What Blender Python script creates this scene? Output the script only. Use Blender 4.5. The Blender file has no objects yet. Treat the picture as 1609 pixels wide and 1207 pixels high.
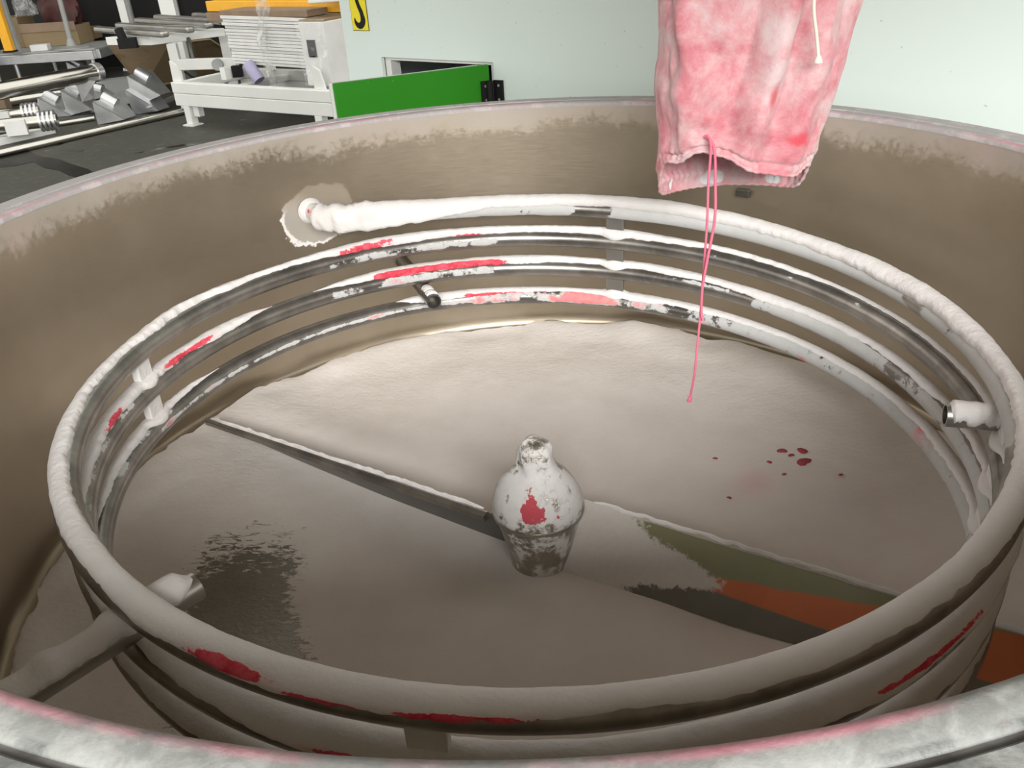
import bpy, math, random
import numpy as np
from mathutils import Vector, Matrix

random.seed(7)
RNG = np.random.default_rng(11)
scene = bpy.context.scene
COL = scene.collection
PI = math.pi

# ------------------------------------------------------------------ camera
W, H, F = 1609.0, 1207.0, 1317.5
ZR = 1.10                      # height of the tank rim above the shop floor
CAM = Vector((0.0, -0.99695, ZR + 0.33109))
PITCH, ROLL, YAW = 0.50575, -0.06523, -0.02677
fw = Vector((math.sin(YAW) * math.cos(PITCH), math.cos(YAW) * math.cos(PITCH), -math.sin(PITCH)))
rt0 = Vector((math.cos(YAW), -math.sin(YAW), 0))
up0 = rt0.cross(fw)
rt = rt0 * math.cos(ROLL) + up0 * math.sin(ROLL)
up = -rt0 * math.sin(ROLL) + up0 * math.cos(ROLL)
cam_data = bpy.data.cameras.new('camera')
cam = bpy.data.objects.new('camera', cam_data)
COL.objects.link(cam)
M = Matrix((rt, up, -fw)).transposed().to_4x4()
M.translation = CAM
cam.matrix_world = M
cam_data.sensor_fit = 'HORIZONTAL'
cam_data.sensor_width = 36.0
cam_data.lens = F / W * 36.0
cam_data.clip_start = 0.02
cam_data.clip_end = 200
scene.camera = cam

# ------------------------------------------------------------------ world, lights, exposure
scene.view_settings.view_transform = 'Standard'
scene.view_settings.look = 'None'
scene.view_settings.exposure = 0.85
scene.view_settings.gamma = 1.0
scene.view_settings.use_curve_mapping = False
world = bpy.data.worlds.new('world')
scene.world = world
world.use_nodes = True
bg = world.node_tree.nodes['Background']
bg.inputs[0].default_value = (1.0, 0.98, 0.93, 1)
bg.inputs[1].default_value = 0.85


def area(name, loc, target, sx, sy, power, color):
    d = bpy.data.lights.new(name, 'AREA')
    d.shape = 'RECTANGLE'
    d.size, d.size_y = sx, sy
    d.energy = power
    d.color = color
    o = bpy.data.objects.new(name, d)
    COL.objects.link(o)
    o.location = loc
    o.rotation_euler = (Vector(target) - Vector(loc)).to_track_quat('-Z', 'Y').to_euler()
    return o


area('hall_doorway_light', (1.0, -6.6, 4.1), (0, 0.6, 0.8), 4.5, 2.4, 560, (1.0, 0.985, 0.96))

# ------------------------------------------------------------------ helpers


def ray(px, py):
    return fw + rt * ((px - W / 2) / F) - up * ((py - H / 2) / F)


def at_z(px, py, z):
    d = ray(px, py)
    return CAM + d * ((z - CAM.z) / d.z)


def at_y(px, py, y):
    d = ray(px, py)
    return CAM + d * ((y - CAM.y) / d.y)


def frac(x):
    return x - math.floor(x)


class Noise1:
    def __init__(self, n, seed):
        self.v = np.random.default_rng(seed).uniform(-1, 1, n)
        self.n = n

    def __call__(self, x):
        x = np.asarray(x, float)
        i = np.floor(x).astype(int)
        f = x - i
        f = f * f * (3 - 2 * f)
        return self.v[i % self.n] * (1 - f) + self.v[(i + 1) % self.n] * f


class Noise2:
    def __init__(self, seed, n=64):
        self.v = np.random.default_rng(seed).uniform(-1, 1, (n, n))
        self.n = n

    def __call__(self, x, y):
        x = np.asarray(x, float); y = np.asarray(y, float)
        i = np.floor(x).astype(int); j = np.floor(y).astype(int)
        f = x - i; g = y - j
        f = f * f * (3 - 2 * f); g = g * g * (3 - 2 * g)
        n = self.n; v = self.v
        a = v[i % n, j % n]; b = v[(i + 1) % n, j % n]
        c = v[i % n, (j + 1) % n]; d = v[(i + 1) % n, (j + 1) % n]
        return (a * (1 - f) + b * f) * (1 - g) + (c * (1 - f) + d * f) * g


def obj(name, verts, faces, mat=None, parent=None, smooth=None, bevel=0.0, loc=None):
    me = bpy.data.meshes.new(name)
    me.from_pydata([tuple(v) for v in verts], [], [tuple(f) for f in faces])
    me.update()
    if smooth is not None:
        me.shade_smooth()
        me.set_sharp_from_angle(angle=math.radians(smooth))
    o = bpy.data.objects.new(name, me)
    COL.objects.link(o)
    if mat:
        me.materials.append(mat)
    if parent is not None:
        o.parent = parent
        o.matrix_parent_inverse = Matrix.Translation(-parent.location) if parent.type == 'EMPTY' and parent.parent is None else Matrix.Identity(4)
    if bevel:
        b = o.modifiers.new('bevel', 'BEVEL')
        b.width = bevel
        b.segments = 2
        b.limit_method = 'ANGLE'
    return o


def tag(o, label=None, cat=None, group=None, kind=None):
    if label: o['label'] = label
    if cat: o['category'] = cat
    if group: o['group'] = group
    if kind: o['kind'] = kind
    return o


def thing(name, loc, label, cat, group=None):
    o = bpy.data.objects.new(name, None)
    o.empty_display_size = 0.1
    COL.objects.link(o)
    o.location = loc
    return tag(o, label, cat, group)


class MB:
    def __init__(self):
        self.v = []; self.f = []

    def add(self, vs, fs):
        n = len(self.v)
        self.v += [Vector(v) for v in vs]
        self.f += [[i + n for i in f] for f in fs]
        return self

    def box(self, c, sx, sy, sz, rz=0.0, mat=None):
        c = Vector(c)
        R = Matrix.Rotation(rz, 3, 'Z') if mat is None else mat
        vs = [c + R @ Vector((x * sx / 2, y * sy / 2, z * sz / 2)) for z in (-1, 1) for y in (-1, 1) for x in (-1, 1)]
        return self.add(vs, [(0, 2, 3, 1), (4, 5, 7, 6), (0, 1, 5, 4), (2, 6, 7, 3), (0, 4, 6, 2), (1, 3, 7, 5)])

    def beam(self, p0, p1, w, h, upv=(0, 0, 1)):
        p0, p1 = Vector(p0), Vector(p1)
        x = (p1 - p0); L = x.length; x.normalize()
        u = Vector(upv); y = u.cross(x)
        if y.length < 1e-4:
            y = Vector((1, 0, 0)).cross(x)
        y.normalize(); z = x.cross(y)
        R = Matrix((x, y, z)).transposed()
        return self.box((p0 + p1) / 2, L, w, h, mat=R)

    def prism(self, pts, depth, origin=(0, 0, 0), ex=(1, 0, 0), ey=(0, 0, 1), en=(0, -1, 0)):
        o, ex, ey, en = Vector(origin), Vector(ex), Vector(ey), Vector(en)
        n = len(pts)
        a = [o + ex * p[0] + ey * p[1] for p in pts]
        b = [p + en * depth for p in a]
        fs = [tuple(range(n))[::-1], tuple(range(n, 2 * n))]
        fs += [(i, (i + 1) % n, n + (i + 1) % n, n + i) for i in range(n)]
        return self.add(a + b, fs)

    def tube(self, path, r, n=16, caps=True, inner=None):
        path = [Vector(p) for p in path]
        rr = r if hasattr(r, '__len__') else [r] * len(path)
        t0 = (path[1] - path[0]).normalized()
        nrm = t0.orthogonal().normalized()
        base = len(self.v)
        vs = []
        prev = t0
        for i, p in enumerate(path):
            if i == 0: t = t0
            elif i == len(path) - 1: t = (path[i] - path[i - 1]).normalized()
            else: t = (path[i + 1] - path[i - 1]).normalized()
            q = prev.rotation_difference(t)
            nrm = q @ nrm; prev = t
            bn = t.cross(nrm)
            for k in range(n):
                a = 2 * PI * k / n
                vs.append(p + (nrm * math.cos(a) + bn * math.sin(a)) * rr[i])
        fs = []
        for i in range(len(path) - 1):
            for k in range(n):
                fs.append((i * n + k, i * n + (k + 1) % n, (i + 1) * n + (k + 1) % n, (i + 1) * n + k))
        if caps:
            fs.append(tuple(range(n))[::-1])
            fs.append(tuple(range((len(path) - 1) * n, len(path) * n)))
        return self.add(vs, fs)

    def lathe(self, prof, n=64, c=(0, 0, 0), closed=False, a0=0, a1=2 * PI):
        c = Vector(c)
        full = abs(a1 - a0 - 2 * PI) < 1e-6
        m = n if full else n + 1
        vs = []
        for k in range(m):
            a = a0 + (a1 - a0) * k / n
            for (r, z) in prof:
                vs.append(c + Vector((r * math.sin(a), r * math.cos(a), z)))
        P = len(prof); fs = []
        for k in range(n):
            k2 = (k + 1) % m
            for i in range(P if closed else P - 1):
                j = (i + 1) % P
                fs.append((k * P + i, k * P + j, k2 * P + j, k2 * P + i))
        return self.add(vs, fs)

    def build(self, name, mat=None, parent=None, smooth=None, bevel=0.0):
        return obj(name, self.v, self.f, mat, parent, smooth, bevel)


# ------------------------------------------------------------------ materials


class NT:
    """small node helper"""

    def __init__(self, name):
        m = bpy.data.materials.new(name)
        m.use_nodes = True
        self.m = m; self.t = m.node_tree; self.n = self.t.nodes; self.l = self.t.links
        self.b = self.n['Principled BSDF']
        self.coord = self.n.new('ShaderNodeTexCoord')

    def link(self, a, b):
        self.l.new(a, b)

    def noise(self, scale, detail=6, rough=0.6, vec=None, stretch=None, dist=0.0):
        nd = self.n.new('ShaderNodeTexNoise')
        nd.inputs['Scale'].default_value = scale
        nd.inputs['Detail'].default_value = detail
        nd.inputs['Roughness'].default_value = rough
        nd.inputs['Distortion'].default_value = dist
        v = vec or self.coord.outputs['Object']
        if stretch:
            mp = self.n.new('ShaderNodeMapping')
            mp.inputs['Scale'].default_value = stretch
            self.link(v, mp.inputs['Vector']); v = mp.outputs['Vector']
        self.link(v, nd.inputs['Vector'])
        return nd.outputs['Fac']

    def ramp(self, fac, stops, interp='LINEAR'):
        r = self.n.new('ShaderNodeValToRGB')
        r.color_ramp.interpolation = interp
        e = r.color_ramp.elements
        while len(e) < len(stops): e.new(0.5)
        for i, (p, c) in enumerate(stops):
            e[i].position = p
            e[i].color = c if len(c) == 4 else (*c, 1)
        self.link(fac, r.inputs[0])
        return r.outputs[0]

    def mix(self, fac, a, b):
        x = self.n.new('ShaderNodeMix'); x.data_type = 'RGBA'
        self.put(fac, x.inputs[0]); self.put(a, x.inputs[6]); self.put(b, x.inputs[7])
        return x.outputs[2]

    def mixf(self, fac, a, b):
        x = self.n.new('ShaderNodeMix'); x.data_type = 'FLOAT'
        self.put(fac, x.inputs[0]); self.put(a, x.inputs[2]); self.put(b, x.inputs[3])
        return x.outputs[0]

    def put(self, v, sock):
        if isinstance(v, bpy.types.NodeSocket): self.link(v, sock)
        elif hasattr(v, '__len__'): sock.default_value = v if len(v) == 4 else (*v, 1)
        else: sock.default_value = v

    def math(self, op, a, b=0.0, clamp=False):
        x = self.n.new('ShaderNodeMath'); x.operation = op; x.use_clamp = clamp
        self.put(a, x.inputs[0]); self.put(b, x.inputs[1])
        return x.outputs[0]

    def step(self, v, lo, hi):
        x = self.n.new('ShaderNodeMapRange'); x.interpolation_type = 'SMOOTHSTEP'
        self.put(v, x.inputs[0]); x.inputs[1].default_value = lo; x.inputs[2].default_value = hi
        return x.outputs[0]

    def attr(self, name):
        x = self.n.new('ShaderNodeAttribute'); x.attribute_name = name
        return x

    def sep(self, v):
        x = self.n.new('ShaderNodeSeparateXYZ'); self.link(v, x.inputs[0]); return x.outputs

    def bump(self, h, strength=0.3, dist=0.01):
        x = self.n.new('ShaderNodeBump')
        x.inputs['Strength'].default_value = strength
        x.inputs['Distance'].default_value = dist
        self.link(h, x.inputs['Height'])
        self.link(x.outputs[0], self.b.inputs['Normal'])
        return x

    def set(self, **k):
        names = dict(color='Base Color', rough='Roughness', metal='Metallic', alpha='Alpha', trans='Transmission Weight', spec='Specular IOR Level',
                     aniso='Anisotropic', sss='Subsurface Weight', sheen='Sheen Weight', coat='Coat Weight')
        for a, v in k.items():
            self.put(v, self.b.inputs[names[a]])
        return self


def plain(name, color, rough=0.5, metal=0.0, var=0.12, scale=8.0, bump=0.0, spec=0.5):
    t = NT(name)
    n = t.noise(scale, 5)
    c = Vector(color)
    t.set(color=t.ramp(n, [(0.3, tuple(c * (1 - var))), (0.7, tuple([min(1, x * (1 + var)) for x in c]))]), metal=metal, spec=spec)
    t.set(rough=t.mixf(n, max(0, rough - 0.08), min(1, rough + 0.08)))
    if bump: t.bump(t.noise(scale * 12, 3), bump, 0.003)
    return t.m


WHITE_POW = (0.86, 0.845, 0.835)
RED_POW = (0.60, 0.045, 0.075)


def mat_tank_wall():
    t = NT('brushed_stainless_dusty')
    ob = t.coord.outputs['Object']
    x, y, z = t.sep(ob)
    ang = t.math('ARCTAN2', x, y)
    cmb = t.n.new('ShaderNodeCombineXYZ')
    t.link(ang, cmb.inputs[0]); t.link(z, cmb.inputs[2])
    brush = t.noise(1.0, 4, 0.7, cmb.outputs[0], (14, 1, 420))
    blot = t.noise(3.0, 4, 0.6)
    fine = t.noise(85, 6, 0.8)
    steel = t.mix(t.step(blot, 0.35, 0.7), (0.40, 0.335, 0.245), (0.50, 0.43, 0.33))
    steel = t.mix(t.math('MULTIPLY', brush, 0.22), steel, (0.66, 0.63, 0.58))
    # pale dust along the rim, ragged lower edge
    d = t.math('ADD', t.math('MULTIPLY', t.noise(5, 5, 0.65), 0.11), t.math('MULTIPLY', t.math('SUBTRACT', fine, 0.5), 0.10))
    lvl = t.math('ADD', z, d)            # z is 0 at the rim, negative below
    dust = t.math('MULTIPLY', t.step(lvl, 0.005, 0.045), t.mixf(t.noise(9, 5, 0.7), 0.25, 0.85))
    spotty = t.math('MULTIPLY', t.step(t.noise(2.2, 5, 0.7), 0.60, 0.75), 0.22)
    dust = t.math('MAXIMUM', dust, spotty)
    dcol = t.mix(t.step(t.noise(6, 3), 0.45, 0.7), (0.52, 0.475, 0.44), (0.55, 0.45, 0.43))
    # frosted, ground patch round the pipe inlet with a ragged white powder border along its lower left
    da = t.math('MULTIPLY', t.math('SUBTRACT', ang, -0.578), 0.75 * 0.92)
    dz = t.math('SUBTRACT', z, -0.163)
    low = t.math('ADD', dz, t.math('MULTIPLY', da, 0.8))
    dd = t.math('SQRT', t.math('ADD', t.math('MULTIPLY', da, da), t.math('MULTIPLY', dz, dz)))
    dd = t.math('ADD', dd, t.math('MULTIPLY', t.math('SUBTRACT', t.noise(11, 5, 0.65), 0.5), 0.075))
    dd = t.math('ADD', dd, t.math('MULTIPLY', t.math('SUBTRACT', t.noise(70, 4, 0.65), 0.5), 0.012))
    frost = t.math('MULTIPLY', t.math('SUBTRACT', 1.0, t.step(dd, 0.060, 0.068)), t.mixf(t.step(low, -0.03, 0.05), 0.8, 0.30))
    bord = t.math('MULTIPLY', t.math('MULTIPLY', t.step(dd, 0.054, 0.059), t.math('SUBTRACT', 1.0, t.step(dd, 0.064, 0.067))), t.math('SUBTRACT', 1.0, t.step(low, -0.045, 0.0)))
    dust = t.math('MAXIMUM', dust, t.math('MULTIPLY', frost, 0.6))
    dcol = t.mix(frost, dcol, (0.50, 0.505, 0.50))
    dust = t.math('MAXIMUM', dust, bord)
    dcol = t.mix(bord, dcol, (0.72, 0.70, 0.68))
    t.set(color=t.mix(dust, steel, dcol), metal=t.mixf(dust, 0.92, 0.0), rough=t.mixf(dust, t.mixf(brush, 0.30, 0.46), 0.9))
    t.bump(brush, 0.06, 0.002)
    return t.m


def mat_coil():
    t = NT('coil_steel_with_powder_film')
    a = t.attr('film')
    r, g, b = t.sep(a.outputs['Color'])
    n = t.noise(60, 6, 0.7)
    n2 = t.noise(14, 4, 0.6)
    film = t.step(t.math('ADD', r, t.math('MULTIPLY', t.math('SUBTRACT', t.math('ADD', t.math('MULTIPLY', n, 0.4), t.math('MULTIPLY', n2, 0.6)), 0.5), 2.2)), 0.46, 0.54)
    red = t.step(t.math('ADD', g, t.math('SUBTRACT', n2, 0.5)), 0.44, 0.56)
    steel = t.mix(t.step(n2, 0.3, 0.7), (0.20, 0.19, 0.175), (0.36, 0.345, 0.32))
    steel = t.mix(t.math('MULTIPLY', t.step(n, 0.55, 0.75), 0.25), steel, (0.6, 0.59, 0.57))
    fcol = t.mix(n, (0.44, 0.45, 0.445), (0.58, 0.58, 0.57))
    fcol = t.mix(red, fcol, t.mix(n, (0.62, 0.10, 0.13), (0.72, 0.36, 0.34)))
    t.set(color=t.mix(film, steel, fcol), metal=t.mixf(film, 0.85, 0.0), rough=t.mixf(film, 0.33, 0.85))
    t.bump(t.math('ADD', t.math('MULTIPLY', film, 0.6), t.math('MULTIPLY', n, 0.2)), 0.35, 0.002)
    return t.m


def mat_crust():
    t = NT('caked_white_powder')
    a = t.attr('red')
    r, g, b = t.sep(a.outputs['Color'])
    n = t.noise(70, 5, 0.7)
    n2 = t.noise(18, 4, 0.6)
    lump = t.noise(120, 4, 0.6)
    red = t.step(t.math('ADD', r, t.math('MULTIPLY', t.math('SUBTRACT', t.math('ADD', t.math('MULTIPLY', n, 0.5), t.math('MULTIPLY', n2, 0.5)), 0.5), 2.2)), 0.45, 0.55)
    w = t.mix(n2, (0.69, 0.67, 0.655), (0.78, 0.765, 0.755))
    pinkish = t.math('MULTIPLY', t.step(t.noise(5, 4), 0.58, 0.75), 0.25)
    w = t.mix(pinkish, w, (0.82, 0.62, 0.60))
    w = t.mix(t.math('MULTIPLY', t.step(r, 0.02, 0.5), 0.35), w, (0.80, 0.50, 0.50))
    rc = t.mix(t.step(n, 0.35, 0.65), RED_POW, (0.74, 0.12, 0.16))
    t.set(color=t.mix(red, w, rc), rough=0.92, spec=0.2)
    t.bump(t.math('ADD', lump, t.math('MULTIPLY', n2, 1.2)), 0.35, 0.004)
    return t.m


def mat_bed():
    t = NT('settled_pale_powder')
    a = t.attr('bare')
    r, g, b = t.sep(a.outputs['Color'])
    ob = t.coord.outputs['Object']
    rip = t.noise(1.0, 6, 0.7, ob, (55, 130, 60), 0.6)
    n = t.noise(9, 5, 0.6)
    f = t.noise(160, 3, 0.6)
    bare = t.step(t.math('ADD', r, t.math('MULTIPLY', t.math('SUBTRACT', t.math('ADD', t.math('MULTIPLY', rip, 0.75), t.math('MULTIPLY', n, 0.25)), 0.5), 2.6)), 0.42, 0.62)
    c = t.mix(t.step(n, 0.3, 0.7), (0.66, 0.61, 0.565), (0.71, 0.665, 0.625))
    c = t.mix(t.math('MULTIPLY', g, 0.55), c, (0.66, 0.42, 0.42))
    steel = t.mix(n, (0.22, 0.205, 0.18), (0.33, 0.31, 0.28))
    t.set(color=t.mix(bare, c, steel), metal=t.mixf(bare, 0.0, 0.8), rough=t.mixf(bare, 0.86, 0.42), spec=0.25)
    h = t.math('ADD', t.math('MULTIPLY', f, 0.25), t.math('MULTIPLY', b, t.math('MULTIPLY', t.noise(1, 5, 0.6, ob, (70, 110, 60), 0.3), 1.0)))
    h = t.math('SUBTRACT', h, t.math('MULTIPLY', bare, 0.8))
    t.bump(h, 0.30, 0.006)
    return t.m


def mat_rim():
    t = NT('powder_smeared_flange')
    n = t.noise(26, 6, 0.65, dist=0.4)
    n2 = t.noise(5, 5, 0.65)
    f = t.noise(150, 3, 0.7)
    x, y, z = t.sep(t.coord.outputs['Object'])
    rad = t.math('SQRT', t.math('ADD', t.math('MULTIPLY', x, x), t.math('MULTIPLY', y, y)))
    steel = t.mix(f, (0.13, 0.14, 0.135), (0.21, 0.22, 0.21))
    pw = t.mix(f, (0.23, 0.24, 0.23), (0.40, 0.41, 0.39))
    cov = t.step(t.math('ADD', t.math('MULTIPLY', n, 0.6), t.math('MULTIPLY', n2, 0.5)), 0.40, 0.64)
    cov = t.math('MAXIMUM', cov, t.math('MULTIPLY', t.math('SUBTRACT', 1.0, t.step(rad, 0.768, 0.773)), 0.65))
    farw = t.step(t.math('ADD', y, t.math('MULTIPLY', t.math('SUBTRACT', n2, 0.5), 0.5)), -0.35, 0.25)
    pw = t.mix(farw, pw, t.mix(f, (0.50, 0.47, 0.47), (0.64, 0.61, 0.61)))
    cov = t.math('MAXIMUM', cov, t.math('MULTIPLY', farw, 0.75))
    col = t.mix(cov, steel, pw)
    groove = t.math('MULTIPLY', t.step(rad, 0.7735, 0.7750), t.math('SUBTRACT', 1.0, t.step(rad, 0.7780, 0.7795)))
    col = t.mix(t.math('MULTIPLY', groove, 0.7), col, (0.14, 0.13, 0.13))
    # pink smears hugging the inner and outer edges
    e1 = t.math('SUBTRACT', 1.0, t.step(t.math('ABSOLUTE', t.math('SUBTRACT', rad, 0.7545)), 0.0, 0.006))
    e2 = t.math('SUBTRACT', 1.0, t.step(t.math('ABSOLUTE', t.math('SUBTRACT', rad, 0.817)), 0.0, 0.008))
    pink = t.math('MULTIPLY', t.math('MAXIMUM', e1, e2), t.step(n2, 0.42, 0.62))
    pink = t.math('MAXIMUM', pink, t.math('MULTIPLY', t.step(t.noise(11, 5, 0.7), 0.62, 0.72), 0.55))
    col = t.mix(t.math('MULTIPLY', pink, 0.8), col, (0.68, 0.27, 0.34))
    t.set(color=col, metal=t.mixf(cov, 0.55, 0.0), rough=t.mixf(cov, 0.4, 0.9))
    t.bump(t.math('ADD', n, t.math('MULTIPLY', f, 0.3)), 0.25, 0.004)
    return t.m


def mat_blade():
    t = NT('blade_powder_and_painted_reflections')
    u, v, _ = t.sep(t.coord.outputs['UV'])
    n = t.noise(24, 5, 0.6)
    f = t.noise(130, 4, 0.7)
    big = t.noise(7, 4, 0.6)
    olive = t.mix(n, (0.19, 0.185, 0.10), (0.25, 0.24, 0.14))  # olive and orange reflections are painted into the steel as colour bands
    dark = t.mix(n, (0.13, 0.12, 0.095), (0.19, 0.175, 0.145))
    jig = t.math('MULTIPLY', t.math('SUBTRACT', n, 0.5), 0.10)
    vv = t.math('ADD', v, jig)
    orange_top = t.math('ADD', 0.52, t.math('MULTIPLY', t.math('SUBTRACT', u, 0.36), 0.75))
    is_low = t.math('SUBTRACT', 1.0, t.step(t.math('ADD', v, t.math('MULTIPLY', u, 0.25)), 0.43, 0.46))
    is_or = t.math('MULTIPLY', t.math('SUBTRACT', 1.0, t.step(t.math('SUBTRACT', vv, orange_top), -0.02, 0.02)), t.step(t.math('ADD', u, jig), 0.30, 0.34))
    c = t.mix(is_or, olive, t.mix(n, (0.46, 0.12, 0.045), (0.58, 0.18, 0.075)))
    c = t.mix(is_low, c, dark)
    # powder still clinging near the hub, speckled edge
    vq = t.math('DIVIDE', t.math('SUBTRACT', v, 0.45), 0.24)
    diag = t.math('SUBTRACT', u, t.math('MULTIPLY', t.math('EXPONENT', t.math('MULTIPLY', t.math('MULTIPLY', vq, vq), -1.0)), 0.24))
    p = t.math('ADD', diag, t.math('MULTIPLY', t.math('SUBTRACT', t.math('ADD', t.math('MULTIPLY', big, 0.6), t.math('MULTIPLY', f, 0.45)), 0.5), 0.42))
    pow_ = t.math('SUBTRACT', 1.0, t.step(p, 0.15, 0.19))
    edge = t.step(t.math('ADD', v, t.math('MULTIPLY', jig, 0.5)), 0.94, 0.96)
    pow_ = t.math('MAXIMUM', pow_, t.math('MULTIPLY', edge, 0.7))
    c = t.mix(pow_, c, t.mix(f, (0.52, 0.485, 0.445), (0.64, 0.60, 0.56)))
    t.set(color=c, metal=t.mixf(pow_, 0.35, 0.0), rough=t.mixf(pow_, 0.38, 0.9))
    t.bump(t.math('ADD', pow_, t.math('MULTIPLY', f, 0.2)), 0.3, 0.002)
    return t.m


def mat_hub(cap, lo=0.45):
    t = NT('cap_steel_powdered' if cap else 'hub_polished_steel')
    n = t.noise(22, 5, 0.65)
    f = t.noise(90, 4, 0.7)
    pw = t.step(t.math('ADD', t.math('MULTIPLY', n, 0.75), t.math('MULTIPLY', f, 0.25)), lo - 0.02, lo + 0.07)
    steel = t.mix(n, (0.34, 0.31, 0.27), (0.50, 0.47, 0.42))
    pc = t.mix(f, (0.54, 0.53, 0.515), (0.68, 0.67, 0.655))
    if cap:
        a = t.attr('red'); r, g, b = t.sep(a.outputs['Color'])
        red = t.step(t.math('ADD', r, t.math('MULTIPLY', t.math('SUBTRACT', n, 0.5), 3.0)), 0.46, 0.54)
        red = t.math('MULTIPLY', red, t.step(r, 0.08, 0.15))
        pc = t.mix(red, pc, (0.45, 0.06, 0.08))
    t.set(color=t.mix(pw, steel, pc), metal=t.mixf(pw, 0.9, 0.0), rough=t.mixf(pw, 0.36, 0.85))
    t.bump(t.math('ADD', pw, t.math('MULTIPLY', f, 0.2)), 0.4, 0.002)
    return t.m


def mat_cloth():
    t = NT('pink_stained_filter_cloth')
    n = t.noise(13, 8, 0.68, dist=0.25)
    n2 = t.noise(22, 6, 0.7, dist=0.2)
    w = t.noise(420, 2, 0.6)
    c = t.ramp(n, [(0.28, (0.46, 0.11, 0.145)), (0.40, (0.56, 0.21, 0.24)), (0.50, (0.61, 0.33, 0.35)), (0.60, (0.63, 0.46, 0.465)), (0.71, (0.63, 0.55, 0.55))])
    c = t.mix(t.math('MULTIPLY', t.step(n2, 0.58, 0.72), 0.55), c, (0.33, 0.235, 0.225))
    r, g, b = t.sep(t.attr('stain').outputs['Color'])
    c = t.mix(t.math('MULTIPLY', t.step(t.math('ADD', r, t.math('MULTIPLY', t.math('SUBTRACT', n2, 0.5), 0.8)), 0.3, 0.9), 0.85), c, (0.60, 0.06, 0.085))
    c = t.mix(t.step(t.math('ADD', g, t.math('MULTIPLY', t.math('SUBTRACT', n2, 0.5), 0.6)), 0.45, 0.6), c, (0.70, 0.69, 0.70))
    t.set(color=c, rough=0.95, spec=0.15, sheen=0.2)
    t.bump(t.math('ADD', w, t.math('MULTIPLY', t.noise(30, 4), 1.5)), 0.25, 0.002)
    return t.m


def mat_floor():
    t = NT('dark_concrete_floor')
    n = t.noise(0.9, 6, 0.6)
    f = t.noise(14, 5, 0.7)
    c = t.mix(n, (0.030, 0.029, 0.021), (0.058, 0.057, 0.044))
    c = t.mix(t.math('MULTIPLY', t.step(f, 0.5, 0.75), 0.3), c, (0.19, 0.19, 0.17))
    wet = t.step(t.noise(1.1, 4, 0.6, dist=0.8), 0.60, 0.66)
    t.set(color=t.mix(wet, c, (0.018, 0.018, 0.015)), rough=t.mixf(wet, 0.62, 0.12))
    t.bump(f, 0.15, 0.004)
    return t.m


def mat_cabinet():
    t = NT('pale_mint_cabinet_paint')
    n = t.noise(1.5, 4)
    sp = t.step(t.noise(75, 2, 0.5), 0.74, 0.77)
    c = t.mix(n, (0.70, 0.795, 0.755), (0.735, 0.83, 0.79))
    t.set(color=t.mix(t.math('MULTIPLY', sp, 0.6), c, (0.40, 0.38, 0.36)), rough=0.38)
    return t.m


def mat_green():
    t = NT('green_door_paint')
    sp = t.step(t.noise(170, 2, 0.5), 0.74, 0.78)
    c = t.mix(t.noise(3, 3), (0.018, 0.205, 0.004), (0.026, 0.26, 0.008))
    t.set(color=t.mix(t.math('MULTIPLY', sp, 0.7), c, (0.45, 0.55, 0.40)), rough=0.45, spec=0.3)
    return t.m


def mat_clear(name, tint=(0.9, 0.92, 0.92), alpha=0.35):
    t = NT(name)
    n = t.noise(9, 3, 0.5, dist=1.2)
    t.set(color=tint, rough=0.10, alpha=t.mixf(t.step(n, 0.5, 0.75), alpha * 0.35, min(1, alpha * 1.6)), spec=0.9)
    t.bump(n, 0.5, 0.01)
    return t.m


def mat_wood(name, c0, c1, streak):
    t = NT(name)
    g = t.noise(1.0, 5, 0.65, t.coord.outputs['Object'], (3, 3, 26), 0.5)
    n = t.noise(2.2, 4, 0.6)
    c = t.mix(g, c0, c1)
    c = t.mix(t.math('MULTIPLY', t.step(n, 0.60, 0.72), 0.6), c, streak)
    t.set(color=c, rough=0.7)
    return t.m


def mat_galv():
    t = NT('bright_sheet_metal')
    n = t.noise(12, 5, 0.6)
    t.set(color=t.mix(n, (0.52, 0.53, 0.54), (0.72, 0.73, 0.74)), metal=0.9, rough=t.mixf(n, 0.25, 0.45))
    return t.m


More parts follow.
